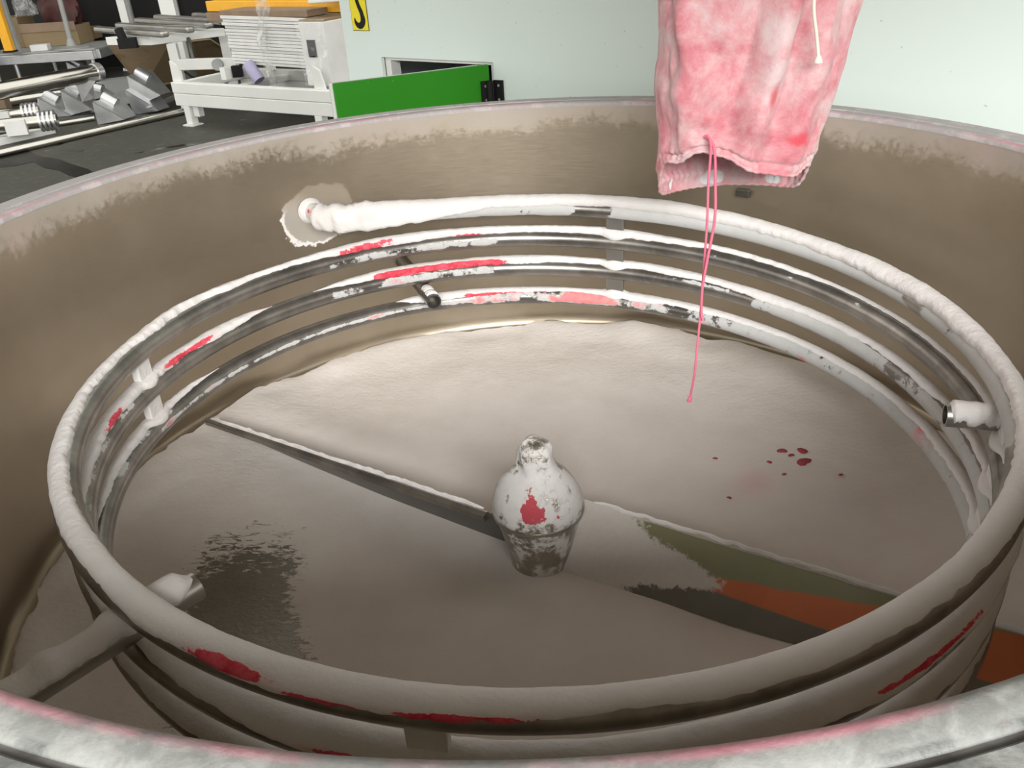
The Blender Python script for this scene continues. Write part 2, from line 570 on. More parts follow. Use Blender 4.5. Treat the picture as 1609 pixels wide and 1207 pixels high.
MT = dict(
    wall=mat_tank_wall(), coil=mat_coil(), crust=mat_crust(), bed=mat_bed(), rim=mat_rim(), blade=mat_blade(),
    hub=mat_hub(False, 0.48), cap=mat_hub(True, 0.43), cloth=mat_cloth(), floor=mat_floor(), cabinet=mat_cabinet(), green=mat_green(),
    steel=plain('dull_stainless', (0.42, 0.41, 0.38), 0.35, 0.9), darksteel=plain('dark_bare_steel', (0.14, 0.135, 0.12), 0.4, 0.8),
    pipe=plain('polished_pipe', (0.60, 0.585, 0.53), 0.2, 1.0, 0.06), galv=mat_galv(),
    white=plain('white_machine_paint', (0.74, 0.75, 0.72), 0.4, 0, 0.04, 3), black=plain('black_plastic', (0.008, 0.008, 0.008), 0.6, spec=0.25),
    foam=plain('white_panel_edge', (0.70, 0.70, 0.68), 0.7, 0, 0.06, 6), grey=plain('grey_paint', (0.30, 0.31, 0.30), 0.5),
    yellow=plain('yellow_paint', (0.80, 0.40, 0.02), 0.45, 0, 0.08), signyel=plain('sign_yellow', (0.86, 0.72, 0.01), 0.4, 0, 0.03),
    card=mat_wood('cardboard', (0.20, 0.145, 0.075), (0.27, 0.20, 0.11), (0.13, 0.075, 0.035)),
    ply=mat_wood('plywood', (0.32, 0.225, 0.13), (0.42, 0.31, 0.195), (0.18, 0.075, 0.03)),
    puddle=plain('dark_wet_film', (0.010, 0.010, 0.008), 0.38, spec=0.2), string=plain('pink_string', (0.68, 0.16, 0.24), 0.9), cord=plain('white_cotton_cord', (0.78, 0.74, 0.64), 0.9),
    red=plain('dark_red_sheet', (0.05, 0.010, 0.008), 0.6, var=0.4), blue=plain('blue_paint', (0.01, 0.03, 0.13), 0.5), lilac=plain('lilac_film_roll', (0.40, 0.38, 0.55), 0.5),
    clear=mat_clear('clear_wrap'), film=mat_clear('milky_film', (0.80, 0.80, 0.78), 0.55), hall=plain('dark_hall_wall', (0.035, 0.037, 0.034), 0.8), brown=plain('brown_board', (0.24, 0.17, 0.11), 0.7),
    redfleck=plain('red_pigment_lump', (0.33, 0.05, 0.06), 0.8), deck=plain('deck_warm_bounce', (0.34, 0.225, 0.105), 0.7),  # deck brown tuned to bounce warm light into the tank
)


def color_attr(o, name, arr):
    a = o.data.color_attributes.new(name, 'FLOAT_COLOR', 'POINT')
    full = np.zeros((len(o.data.vertices), 4), dtype=np.float32)
    arr = np.asarray(arr, dtype=np.float32)
    full[:, :arr.shape[1]] = arr
    full[:, 3] = 1
    a.data.foreach_set('color', full.ravel())


# ------------------------------------------------------------------ shop floor and back wall
fl = MB().box((0, 8, -0.05), 40, 40, 0.1).build('floor', MT['floor'])
tag(fl, 'dark grey concrete shop floor with wet patches', None, None, 'structure')
pud = [at_z(px, py, 0.0) for px, py in ((-40, 236), (10, 234), (45, 237), (62, 246), (92, 250), (112, 258), (138, 266), (150, 273), (128, 281), (108, 276), (92, 268), (72, 265), (52, 255), (20, 262), (-40, 266))]
pm = MB().add([Vector((p.x, p.y, 0.0002)) for p in pud] + [Vector((p.x, p.y, 0.0022)) for p in pud],
              [tuple(range(15))[::-1], tuple(range(15, 30))] + [(i, (i + 1) % 15, 15 + (i + 1) % 15, 15 + i) for i in range(15)])
pud_o = pm.build('puddle', MT['puddle'], fl)
pud_o.matrix_parent_inverse = Matrix.Identity(4)
tag(pud_o, 'dark wet puddle on the concrete')
bw = MB().box((-3, 19.0, 3), 30, 0.3, 6.1).build('wall_back', MT['hall'])
tag(bw, 'dark far wall of the hall', None, None, 'structure')

cl_ = MB().box((-3, 14.2, 4.4), 30, 10.0, 0.2).build('shading_ceiling', MT['hall'])  # out-of-view slab added to dim the back of the hall
tag(cl_, 'dark low ceiling, unseen, added to shade the back of the hall', None, None, 'structure')

# ------------------------------------------------------------------ tank
R0 = 0.75
tank = thing('mixing_tank', (0, 0, 0), 'round stainless steel cooling mixer tank with a powder-smeared flange, open at the top', 'tank')


def dish(r):
    return -0.530 + 0.047 * (r / 0.7175) ** 2


# inner shell with rounded corner to the dished bottom (object origin moved to the rim plane so the material can use z)
prof = [(R0, 0.0), (R0, -0.06), (R0, -0.2), (R0, -0.34), (R0, -0.46), (0.749, -0.474), (0.745, -0.482), (0.737, -0.486), (0.728, dish(0.728) - 0.006)]
prof += [(r, dish(r) - 0.006) for r in (0.70, 0.6, 0.5, 0.4, 0.3, 0.2, 0.1, 0.0)]
prof_out = [(0.0, -0.56), (0.3, -0.555), (0.6, -0.535), (0.74, -0.505), (0.756, -0.48), (0.756, -0.012)]
shell = MB().lathe(prof + prof_out, 192).build('shell', MT['wall'], tank, smooth=40)
shell.location.z = ZR
flange = MB().lathe([(0.7495, -0.004), (0.7495, 0.001), (0.7515, 0.0035), (0.757, 0.0045), (0.772, 0.0035), (0.7745, 0.0005), (0.7785, 0.0005), (0.781, 0.0035),
                     (0.806, 0.003), (0.818, 0.0015), (0.8215, -0.002), (0.8215, -0.016), (0.819, -0.018), (0.7565, -0.018), (0.7565, -0.004)], 192, closed=True)
flange = flange.build('rim_flange', MT['rim'], tank, smooth=50)
flange.location.z = ZR
tag(flange, 'flange smeared with white and pink powder')
# jacket and pedestal that carry the tank
MB().lathe([(0.757, 0.66), (0.79, 0.68), (0.79, 1.0), (0.757, 1.02)], 128).build('jacket', MT['steel'], tank, smooth=40)
for k in range(4):
    a = PI / 4 + k * PI / 2
    MB().box((0.66 * math.sin(a), 0.66 * math.cos(a), 0.275), 0.09, 0.09, 0.55, -a).build('leg', MT['steel'], tank, bevel=0.004)


def coil_c(th):
    x = 0.5722 * np.sin(2 * PI * th); y = 0.5722 * np.cos(2 * PI * th)
    return np.stack([x + 0.0029, y, ZR - 0.15355 - 0.06105 * th - 0.0319 * x], -1)


# three radial support pipes welded to the wall
for (ax, ay, zz, r_in, lab) in ((-0.335, -0.391, -0.2105, 0.508, 'steel support pipe end, half buried in powder'), (0.500, -0.139, -0.2185, 0.512, 'support pipe end caked in white powder'),
                                (-0.187, 0.50, -0.2965, 0.505, 'bare dark support pipe end')):
    d = Vector((ax, ay, 0)).normalized()
    m = MB()
    outr, inr = 0.0143, 0.0118
    p0, p1 = d * 0.749, d * r_in
    off = Vector((0, 0, ZR + zz))
    m.tube([p0 + off, d * 0.65 + off, p1 + off], outr, 24, caps=False)
    m.tube([p1 + off + d * 0.03, p1 + off], inr, 24, caps=False)
    base = len(m.v)
    # annular end
    t = d; nrm = t.orthogonal().normalized(); bn = t.cross(nrm)
    vs = []
    for k in range(24):
        a = 2 * PI * k / 24
        vs += [p1 + off + (nrm * math.cos(a) + bn * math.sin(a)) * outr, p1 + off + (nrm * math.cos(a) + bn * math.sin(a)) * inr]
    fs = [(2 * k, 2 * ((k + 1) % 24), 2 * ((k + 1) % 24) + 1, 2 * k + 1) for k in range(24)]
    fs.append(tuple())
    m.add(vs, fs[:-1])
    m.add([p1 + off + d * 0.03 + (nrm * math.cos(2 * PI * k / 24) + bn * math.sin(2 * PI * k / 24)) * inr for k in range(24)], [tuple(range(24))])
    sp = m.build('support_pipe', MT['darksteel'] if ay > 0 else MT['steel'], tank, smooth=50)
    tag(sp, lab)
    # powder sitting on the pipe
    nn = Noise1(64, int(100 + ax * 50))
    side = Vector((0, 0, 1)).cross(d)
    rng = {0: (0.512, 0.742, 70, 0.009), 1: (0.516, 0.60, 105, 0.004), 2: (0.512, 0.56, 45, 0.003)}[0 if ax < -0.3 else (1 if ax > 0 else 2)]
    vs = []; fs = []; NS, NP = 60, 12
    for i in range(NS + 1):
        s = rng[0] + (rng[1] - rng[0]) * i / NS
        endf = min(1, i / 3, (NS - i) / 3)
        hw = math.radians(rng[2] * (1 + 0.18 * float(nn(i * 0.35)) + 0.08 * float(nn(i * 1.3 + 9)))) * (0.35 + 0.65 * endf)
        for j in range(NP + 1):
            uu = j / NP * 2 - 1
            th = (rng[3] * (1 + 0.4 * float(nn(i * 0.2 + 30)))) * (1 - abs(uu) ** 4) * endf - 0.0006 * (abs(uu) > 0.99)
            a = uu * hw
            vs.append(d * s + off + (Vector((0, 0, 1)) * math.cos(a) + side * math.sin(a)) * (outr + th))
    for i in range(NS):
        for j in range(NP):
            k = i * (NP + 1) + j
            fs.append((k, k + 1, k + NP + 2, k + NP + 1))
    pc = obj('powder_cap', vs, fs, MT['crust'], sp, smooth=60)
    pc.matrix_parent_inverse = Matrix.Identity(4)

# the inlet: direction and height of the nozzle on the wall
nz = Vector((-0.4195, 0.622, 0)).normalized()
a_nz = math.atan2(nz.x, nz.y)
Z_NZ = ZR - 0.150

# ------------------------------------------------------------------ cooling coil
coil = thing('cooling_coil', (0, 0, ZR - 0.4), 'stainless spiral cooling coil inside the tank, its turns caked with white powder and red streaks', 'coil')
TR = 0.0155
TH0, TH1 = -0.035, 3.56
ths = np.arange(TH0, TH1, 0.0016)
cen = coil_c(ths)
# inlet elbow: from the wall bending into the first turn
pA = Vector((0.749 * nz.x, 0.749 * nz.y, Z_NZ))
pB = Vector((0.700 * nz.x, 0.700 * nz.y, Z_NZ - 0.001))
c0 = Vector(cen[0]); tan0 = (Vector(cen[0]) - Vector(cen[3])).normalized()
ell = []
for i in range(7): ell.append(pA.lerp(pB, i / 6))
ctrl = c0 + tan0 * 0.105
mid = pB + (pB - pA).normalized() * 0.045
for i in range(1, 40):
    t = i / 40
    ell.append(pB * (1 - t) ** 3 + mid * 3 * t * (1 - t) ** 2 + ctrl * 3 * t * t * (1 - t) + c0 * t ** 3)
path = np.array([tuple(p) for p in ell] + [tuple(c) for c in cen])
NE = len(ell)
thp = np.concatenate([TH0 - (NE - np.arange(NE)) * 0.0025, ths])    # running parameter, also on the elbow
# frames
tang = np.gradient(path, axis=0); tang /= np.linalg.norm(tang, axis=1)[:, None]
upv = np.array([0, 0, 1.0]) - tang * tang[:, 2:3]; upv /= np.linalg.norm(upv, axis=1)[:, None]
inw = np.cross(upv, tang)
inw /= np.linalg.norm(inw, axis=1)[:, None]
sgn = np.sign(np.sum(inw[NE + 50] * -path[NE + 50] * np.array([1, 1, 0])))
inw *= sgn      # points towards the tank axis
NPH = 28
ph = np.linspace(-PI, PI, NPH, endpoint=False)
V = path[:, None, :] + TR * (np.cos(ph)[None, :, None] * upv[:, None, :] + np.sin(ph)[None, :, None] * inw[:, None, :])
NSg = len(path)
faces = []
for i in range(NSg - 1):
    for k in range(NPH):
        faces.append((i * NPH + k, i * NPH + (k + 1) % NPH, (i + 1) * NPH + (k + 1) % NPH, (i + 1) * NPH + k))
faces.append(tuple(range(NPH))); faces.append(tuple(range((NSg - 1) * NPH, NSg * NPH)))
tube = obj('coil_tube', V.reshape(-1, 3), faces, MT['coil'], coil, smooth=60)
# film tables: th0, th1, phi0, phi1, white, red
FILM = [(-0.2, 0.035, 30, 150, .75, 0), (0.04, 0.22, 30, 150, .95, 0), (0.22, 0.335, 20, 150, .72, 0), (0.5, 0.66, -170, -100, .6, .0), (0.34, 0.5, -170, -125, .75, 0),
        (0.88, 0.99, 55, 130, .62, 0), (1.09, 1.16, 40, 75, .62, 0), (1.16, 1.20, 30, 60, .55, 0), (1.28, 1.42, -120, -60, .5, 0), (1.66, 1.80, -20, 70, .45, .3),
        (1.88, 1.99, 40, 120, .55, .35), (2.07, 2.12, 30, 80, .6, 0), (2.12, 2.34, 20, 140, .66, 0), (2.72, 2.80, -20, 60, .5, 0),
        (2.76, 2.98, 60, 110, .62, .42), (2.96, 3.10, 10, 125, .56, .45), (3.08, 3.36, 10, 150, .70, .38)]
film = np.zeros((NSg, NPH, 2))
deg = np.degrees(ph)
for (a0, a1, p0, p1, w, rd) in FILM:
    e1 = np.clip(np.minimum(thp - a0, a1 - thp) / 0.012, 0, 1)
    e2 = np.clip(np.minimum(deg - p0, p1 - deg) / 15, 0, 1)
    m_ = e1[:, None] * e2[None, :]
    film[:, :, 0] = np.maximum(film[:, :, 0], m_ * w)
    film[:, :, 1] = np.maximum(film[:, :, 1], m_ * rd)
color_attr(tube, 'film', film.reshape(-1, 2))

# crust: (turn parameter, phi outer, phi inner, thickness)
CR = [(-0.17, -100, 100, .003), (-0.145, -120, 120, .004), (-0.137, -140, 140, .004), (-0.132, -165, 165, .014), (-0.11, -165, 165, .016), (-0.08, -160, 160, .014), (-0.045, -85, 115, .012), (-0.02, -75, 75, .012), (0.03, -75, 48, .015), (0.07, -75, 52, .014),
      (0.14, -75, 62, .012), (0.20, -75, 60, .013), (0.25, -80, 52, .012), (0.29, -85, 30, .010), (0.33, -75, 38, .005), (0.36, -62, 60, .0035), (0.42, -52, 70, .003), (0.47, -50, 70, .003),
      (0.52, -62, 70, .003), (0.56, -80, 70, .003), (0.58, -72, 70, .003), (0.62, -45, 62, .003), (0.66, -55, 40, .004), (0.70, -85, 22, .006), (0.76, -80, 25, .008),
      (0.80, -75, 22, .010), (0.84, -60, 14, .008), (0.87, -55, 22, .007), (0.90, -65, 40, .010), (0.95, -65, 42, .011), (1.0, -65, 26, .010), (1.03, -65, 24, .010),
      (1.06, -70, 30, .012), (1.10, -60, 20, .007), (1.16, -55, 12, .005), (1.20, -60, 4, .005), (1.24, -65, -8, .004), (1.28, -70, -2, .004), (1.33, -80, 25, .004), (1.40, -85, 60, .005), (1.46, -75, 70, .006),
      (1.56, -70, 70, .006), (1.61, -30, 60, .006), (1.66, -50, 30, .006), (1.70, -55, 30, .006), (1.74, -55, 40, .008), (1.78, -55, 36, .008), (1.82, -50, 42, .008), (1.845, -20, 22, .004), (1.855, -2, 2, .000),
      (1.88, -2, 2, .000), (1.893, -30, 22, .004), (1.92, -65, 52, .010), (1.96, -65, 48, .011), (2.0, -65, 32, .010), (2.06, -65, 30, .009), (2.10, -60, 30, .006), (2.14, -60, 48, .005), (2.20, -60, 30, .005),
      (2.26, -60, 22, .004), (2.32, -70, 20, .004), (2.4, -70, 60, .004), (2.55, -70, 65, .004), (2.68, -40, 25, .005), (2.70, -5, 5, .001), (2.72, -40, 28, .006), (2.76, -50, 30, .007), (2.80, -20, 15, .004),
      (2.82, -2, 2, .0), (2.925, -2, 2, .0), (2.935, -40, 40, .005), (2.97, -60, 60, .005), (3.0, -55, 40, .004), (3.03, -50, 20, .003), (3.06, -55, 45, .005), (3.12, -55, 40, .003), (3.3, -55, 35, .003), (3.5, -55, 50, .003), (3.56, -50, 50, .003)]
CR = np.array(CR, float)
n1, n2, n3, n4 = Noise1(997, 1), Noise1(997, 2), Noise1(997, 3), Noise1(997, 4)
sel = np.where(thp >= -0.155)[0]
tp = thp[sel]
po = np.interp(tp, CR[:, 0], CR[:, 1]); pi_ = np.interp(tp, CR[:, 0], CR[:, 2]); tk = np.interp(tp, CR[:, 0], CR[:, 3])
wid = np.clip((pi_ - po) / 60, 0, 1)
po = po + wid * (9 * n1(tp * 60) + 5 * n1(tp * 210) + 3 * n1(tp * 520))
pi_ = pi_ + wid * (9 * n2(tp * 60 + 40) + 4 * n2(tp * 170) + 4 * n2(tp * 640))
tk = tk * (1 + 0.22 * n3(tp * 26) + 0.05 * n3(tp * 110 + 9))
for th_s in (0.0486, 0.30, 0.527, 0.772):
    for k_ in range(1, 4):
        g_ = np.exp(-((tp - th_s - k_) / 0.0085) ** 2)
        tk = np.maximum(tk, (0.011 if th_s < 0.1 else 0.008) * g_)
        po = np.minimum(po, -60 * g_); pi_ = np.maximum(pi_, 62 * g_)
NU = 20
u = np.linspace(0, 1, NU)
u = 0.5 - 0.5 * np.cos(u * PI)
phi = np.radians(po[:, None] + (pi_ - po)[:, None] * u[None, :])
dist = np.minimum(phi - np.radians(po)[:, None], np.radians(pi_)[:, None] - phi) * TR
topw = 0.45 + 0.55 * np.cos(np.clip(np.abs(phi), 0, PI)) ** 2
nn2 = Noise2(21)
bum = 0.0005 * nn2(tp[:, None] * 420, np.degrees(phi) / 22) + 0.0003 * nn2(tp[:, None] * 900, np.degrees(phi) / 11)
th_ = tk[:, None] * np.clip(dist / 0.0045, 0, 1) ** 0.7 * topw * 0.9 + bum * np.clip(dist / 0.004, 0, 1) * np.clip(tk[:, None] / 0.006, 0, 1)
elb = np.exp(-((tp + 0.11) / 0.03) ** 2)[:, None]
th_ += elb * 0.005 * (nn2(tp[:, None] * 160 + 7, np.degrees(phi) / 40 + 7) + 0.5 * nn2(tp[:, None] * 420, np.degrees(phi) / 16)) * np.clip(dist / 0.004, 0, 1)
th_[:, 0] = th_[:, -1] = -0.0003
rad = TR + 0.0004 + np.maximum(th_, -0.001)
VC = path[sel][:, None, :] + rad[..., None] * (np.cos(phi)[..., None] * upv[sel][:, None, :] + np.sin(phi)[..., None] * inw[sel][:, None, :])
faces = []
ns = len(sel)
thin = (pi_ - po) < 6
for i in range(ns - 1):
    if thin[i] and thin[i + 1]:
        continue
    for k in range(NU - 1):
        faces.append((i * NU + k, i * NU + k + 1, (i + 1) * NU + k + 1, (i + 1) * NU + k))
RED = [(-0.150, -0.128, 30, 90, .8), (-0.10, -0.075, 45, 100, .62), (0.885, 0.935, 10, 55, .60), (0.945, 0.985, 18, 50, .75), (1.725, 1.755, 5, 45, .9), (1.775, 1.825, 10, 50, .9),
       (1.905, 1.995, 12, 60, .95), (2.95, 3.03, 25, 65, .7), (0.498, 0.537, -88, -42, 1.2), (0.532, 0.562, -100, -50, 1.1), (0.555, 0.588, -75, -22, 1.15),
       (1.53, 1.56, -85, -42, 1.0), (1.375, 1.435, -68, -40, 1.1), (0.165, 0.168, -5, 10, .9), (1.50, 1.515, -80, -55, .6)]
redm = np.zeros((ns, NU, 1))
dphi = np.degrees(phi)
for (a0, a1, p0, p1, w) in RED:
    e1 = np.clip(np.minimum(tp - a0, a1 - tp) / 0.014, 0, 1)[:, None]
    e2 = np.clip(np.minimum(dphi - p0, p1 - dphi) / 16, 0, 1)
    redm[:, :, 0] = np.maximum(redm[:, :, 0], e1 * e2 * w)
crust = obj('powder_crust', VC.reshape(-1, 3), faces, MT['crust'], coil, smooth=80)
color_attr(crust, 'red', redm.reshape(-1, 1))
tag(crust, 'caked white powder with red streaks')

# vertical spacer bars between the turns
for th, a_lo, a_hi in ((0.0486, 0, 3), (0.30, 0, 3), (0.527, 0, 3), (0.772, 0, 2)):
    for k in range(a_lo, a_hi):
        p0 = Vector(coil_c(np.array([th + k]))[0]); p1 = Vector(coil_c(np.array([th + k + 1]))[0])
        tt = Vector((math.cos(2 * PI * th), -math.sin(2 * PI * th), 0))
        rr_ = Vector((math.sin(2 * PI * th), math.cos(2 * PI * th), 0))
        m = MB()
        q0 = p0 - Vector((0, 0, TR * 0.75)); q1 = p1 + Vector((0, 0, TR * 0.75))
        R3 = Matrix((tt, rr_, Vector((0, 0, 1)))).transposed()
        m.box((q0 + q1) / 2, 0.034, 0.012, (q0 - q1).length, mat=R3)
        m.build('spacer_bar', MT['steel'] if th < 0.1 else MT['crust'], coil, bevel=0.002)
# welded collar at the wall inlet
m = MB()
dN = Vector((nz.x, nz.y, 0))
m.tube([pA - dN * 0.002, pA - dN * 0.006, pA - dN * 0.012, pA - dN * 0.016], [0.026, 0.025, 0.020, 0.0165], 32)
m.build('inlet_collar', MT['crust'], coil, smooth=50)

# ------------------------------------------------------------------ powder bed on the tank bottom
NRr, NAa = 150, 420
rr = np.linspace(0.03, 0.7285, NRr)
aa = np.linspace(0, 2 * PI, NAa, endpoint=False)
Rg, Ag = np.meshgrid(rr, aa, indexing='ij')
nb = Noise2(5); nb2 = Noise2(6)
nea = Noise1(90, 8)
Rg = Rg + np.clip((Rg - 0.6) / 0.12, 0, 1) * (0.006 * nea(Ag * 90 / (2 * PI)) + 0.004 * nea(Ag * 270 / (2 * PI)))
X = Rg * np.sin(Ag); Y = Rg * np.cos(Ag)
bank = np.clip((Rg - 0.60) / 0.12, 0, 1) ** 2
Zb = dish(Rg) + 0.0025 + 0.0035 * nb(X * 7 + 20, Y * 7 + 20) + bank * (0.012 + 0.010 * nb(Ag * 9, Rg * 20 + 3)) + 0.0006 * nb2(X * 45 + 20, Y * 45 + 20) * np.clip((Rg - 0.35) / 0.2, 0, 1)
# low mounds against the blade at the far left, and the swept trough in front of it
bx, by = -math.cos(math.radians(31.2)), math.sin(math.radians(31.2))
along = X * bx + Y * by
across = -X * by + Y * bx          # sign: + is towards the camera side
Zb += 0.012 * np.exp(-((across + 0.09) / 0.06) ** 2) * np.clip((along - 0.15) / 0.3, 0, 1)
edge_n = 0.012 * nb(Ag * 14 + 3, Ag * 0 + 1)
outer_ring = Rg > 0.716
Zb[-1, :] = dish(0.7285) - 0.008
ZB = ZR + Zb
bedv = np.stack([X, Y, ZB], -1).reshape(-1, 3)
fs = []
for i in range(NRr - 1):
    for k in range(NAa):
        fs.append((i * NAa + k, i * NAa + (k + 1) % NAa, (i + 1) * NAa + (k + 1) % NAa, (i + 1) * NAa + k))
bed = obj('powder_bed', bedv, fs, MT['bed'], None, smooth=80)
tag(bed, 'pale pinkish powder settled over the bottom of the steel tank', 'powder', None, 'stuff')
# scraped metal sector in front of the left blade
a_deg = np.degrees(np.arctan2(Y, X)) % 360      # measured from +x, counter-clockwise


def sm(x, a, b):
    t = np.clip((x - a) / (b - a), 0, 1)
    return t * t * (3 - 2 * t)


sector = sm(a_deg, 157, 192) * (1 - sm(a_deg, 212, 226)) * sm(Rg, 0.33, 0.41) * (1 - sm(Rg, 0.48, 0.60))
rough_band = sm(Rg, 0.46, 0.60) + 0.8 * sector
pinkspot = np.exp(-((X - 0.36) ** 2 + (Y - 0.145) ** 2) / 0.035 ** 2)
color_attr(bed, 'bare', np.stack([sector * 0.95, pinkspot, np.clip(rough_band, 0, 1)], -1).reshape(-1, 3))
nfl = 0
for (px, py, s) in ((1229, 709, .006), (1243, 716, .004), (1261, 709, .007), (1263, 726, .0095), (1209, 727, .0035), (1124, 721, .003), (1232, 746, .003), (1146, 783, .003), (1321, 747, .003)):
    p = at_z(px, py, ZR - 0.512)
    r_ = math.hypot(p.x, p.y)
    zz = ZR + float(dish(r_)) + 0.004
    p = at_z(px, py, zz)
    m = MB()
    nph = random.random() * 6
    m.lathe([(0, s * 0.45), (s * 0.45, s * 0.38), (s * 0.85, s * 0.12), (s * 1.0, -s * 0.25), (0, -s * 0.3)], 10, (0, 0, 0))
    for v in m.v:
        a = math.atan2(v.y, v.x)
        k = 1 + 0.25 * math.sin(2 * a + nph) + 0.15 * math.sin(3 * a + nph * 2)
        v.x *= k * 1.25; v.y *= k
    m.v = [v + Vector((p.x, p.y, zz + 0.0015)) for v in m.v]
    m.build('pigment_lump', MT['redfleck'], bed, smooth=60).matrix_parent_inverse = Matrix.Identity(4)

# ------------------------------------------------------------------ impeller
imp = thing('impeller', (0, 0, ZR - 0.53), 'two-bladed mixing impeller with a conical steel hub standing in the pale powder', 'impeller')
imp_z = ZR
hub = MB().lathe([(0.0, -0.54), (0.0455, -0.54), (0.0458, -0.520), (0.0490, -0.502), (0.0570, -0.466), (0.0640, -0.437), (0.0652, -0.432), (0.062, -0.430), (0.0, -0.430)], 72, (0, 0, ZR))
hub.build('hub', MT['hub'], imp, smooth=35)
m = MB().lathe([(0.0, -0.4295), (0.0665, -0.4295), (0.0672, -0.427), (0.0668, -0.420), (0.0645, -0.408), (0.0590, -0.393), (0.0505, -0.379), (0.0400, -0.368), (0.0320, -0.362), (0.0275, -0.356), (0.0268, -0.346), (0.0265, -0.336),
                (0.0235, -0.325), (0.0175, -0.317), (0.009, -0.3128), (0.0, -0.312)], 72, (0, 0, ZR))
ncap = Noise2(31)
redc = []
for v in m.v:
    a = math.atan2(v.x, -v.y); r_ = math.hypot(v.x, v.y); z_ = v.z - ZR
    if -0.428 < z_ < -0.3 and r_ > 0.004:
        k = 1 + (0.16 if z_ > -0.362 else 0.035) * float(ncap(math.cos(a) * 1.6 + 20 + z_ * 25, math.sin(a) * 1.6 + 20 + z_ * 40))
        v.x *= k; v.y *= k
        v.z += 0.003 * float(ncap(math.cos(a) * 2 + 30, math.sin(a) * 2 + 30)) * (z_ > -0.40)
    redc.append([1.0 * math.exp(-((a + 0.16) / 0.24) ** 2 - ((z_ + 0.398) / 0.022) ** 2) + 0.5 * math.exp(-((a - 0.55) / 0.3) ** 2 - ((z_ + 0.403) / 0.012) ** 2)])
capo = m.build('hub_cap', MT['cap'], imp, smooth=60)
color_attr(capo, 'red', redc)
tag(capo, 'powder-covered dome cap with a red smear')
MB().lathe([(0.0655, -0.4335), (0.0685, -0.4335), (0.0685, -0.4290), (0.0655, -0.4290)], 72, (0, 0, ZR), closed=True).build('cap_ring', MT['steel'], imp, smooth=40)

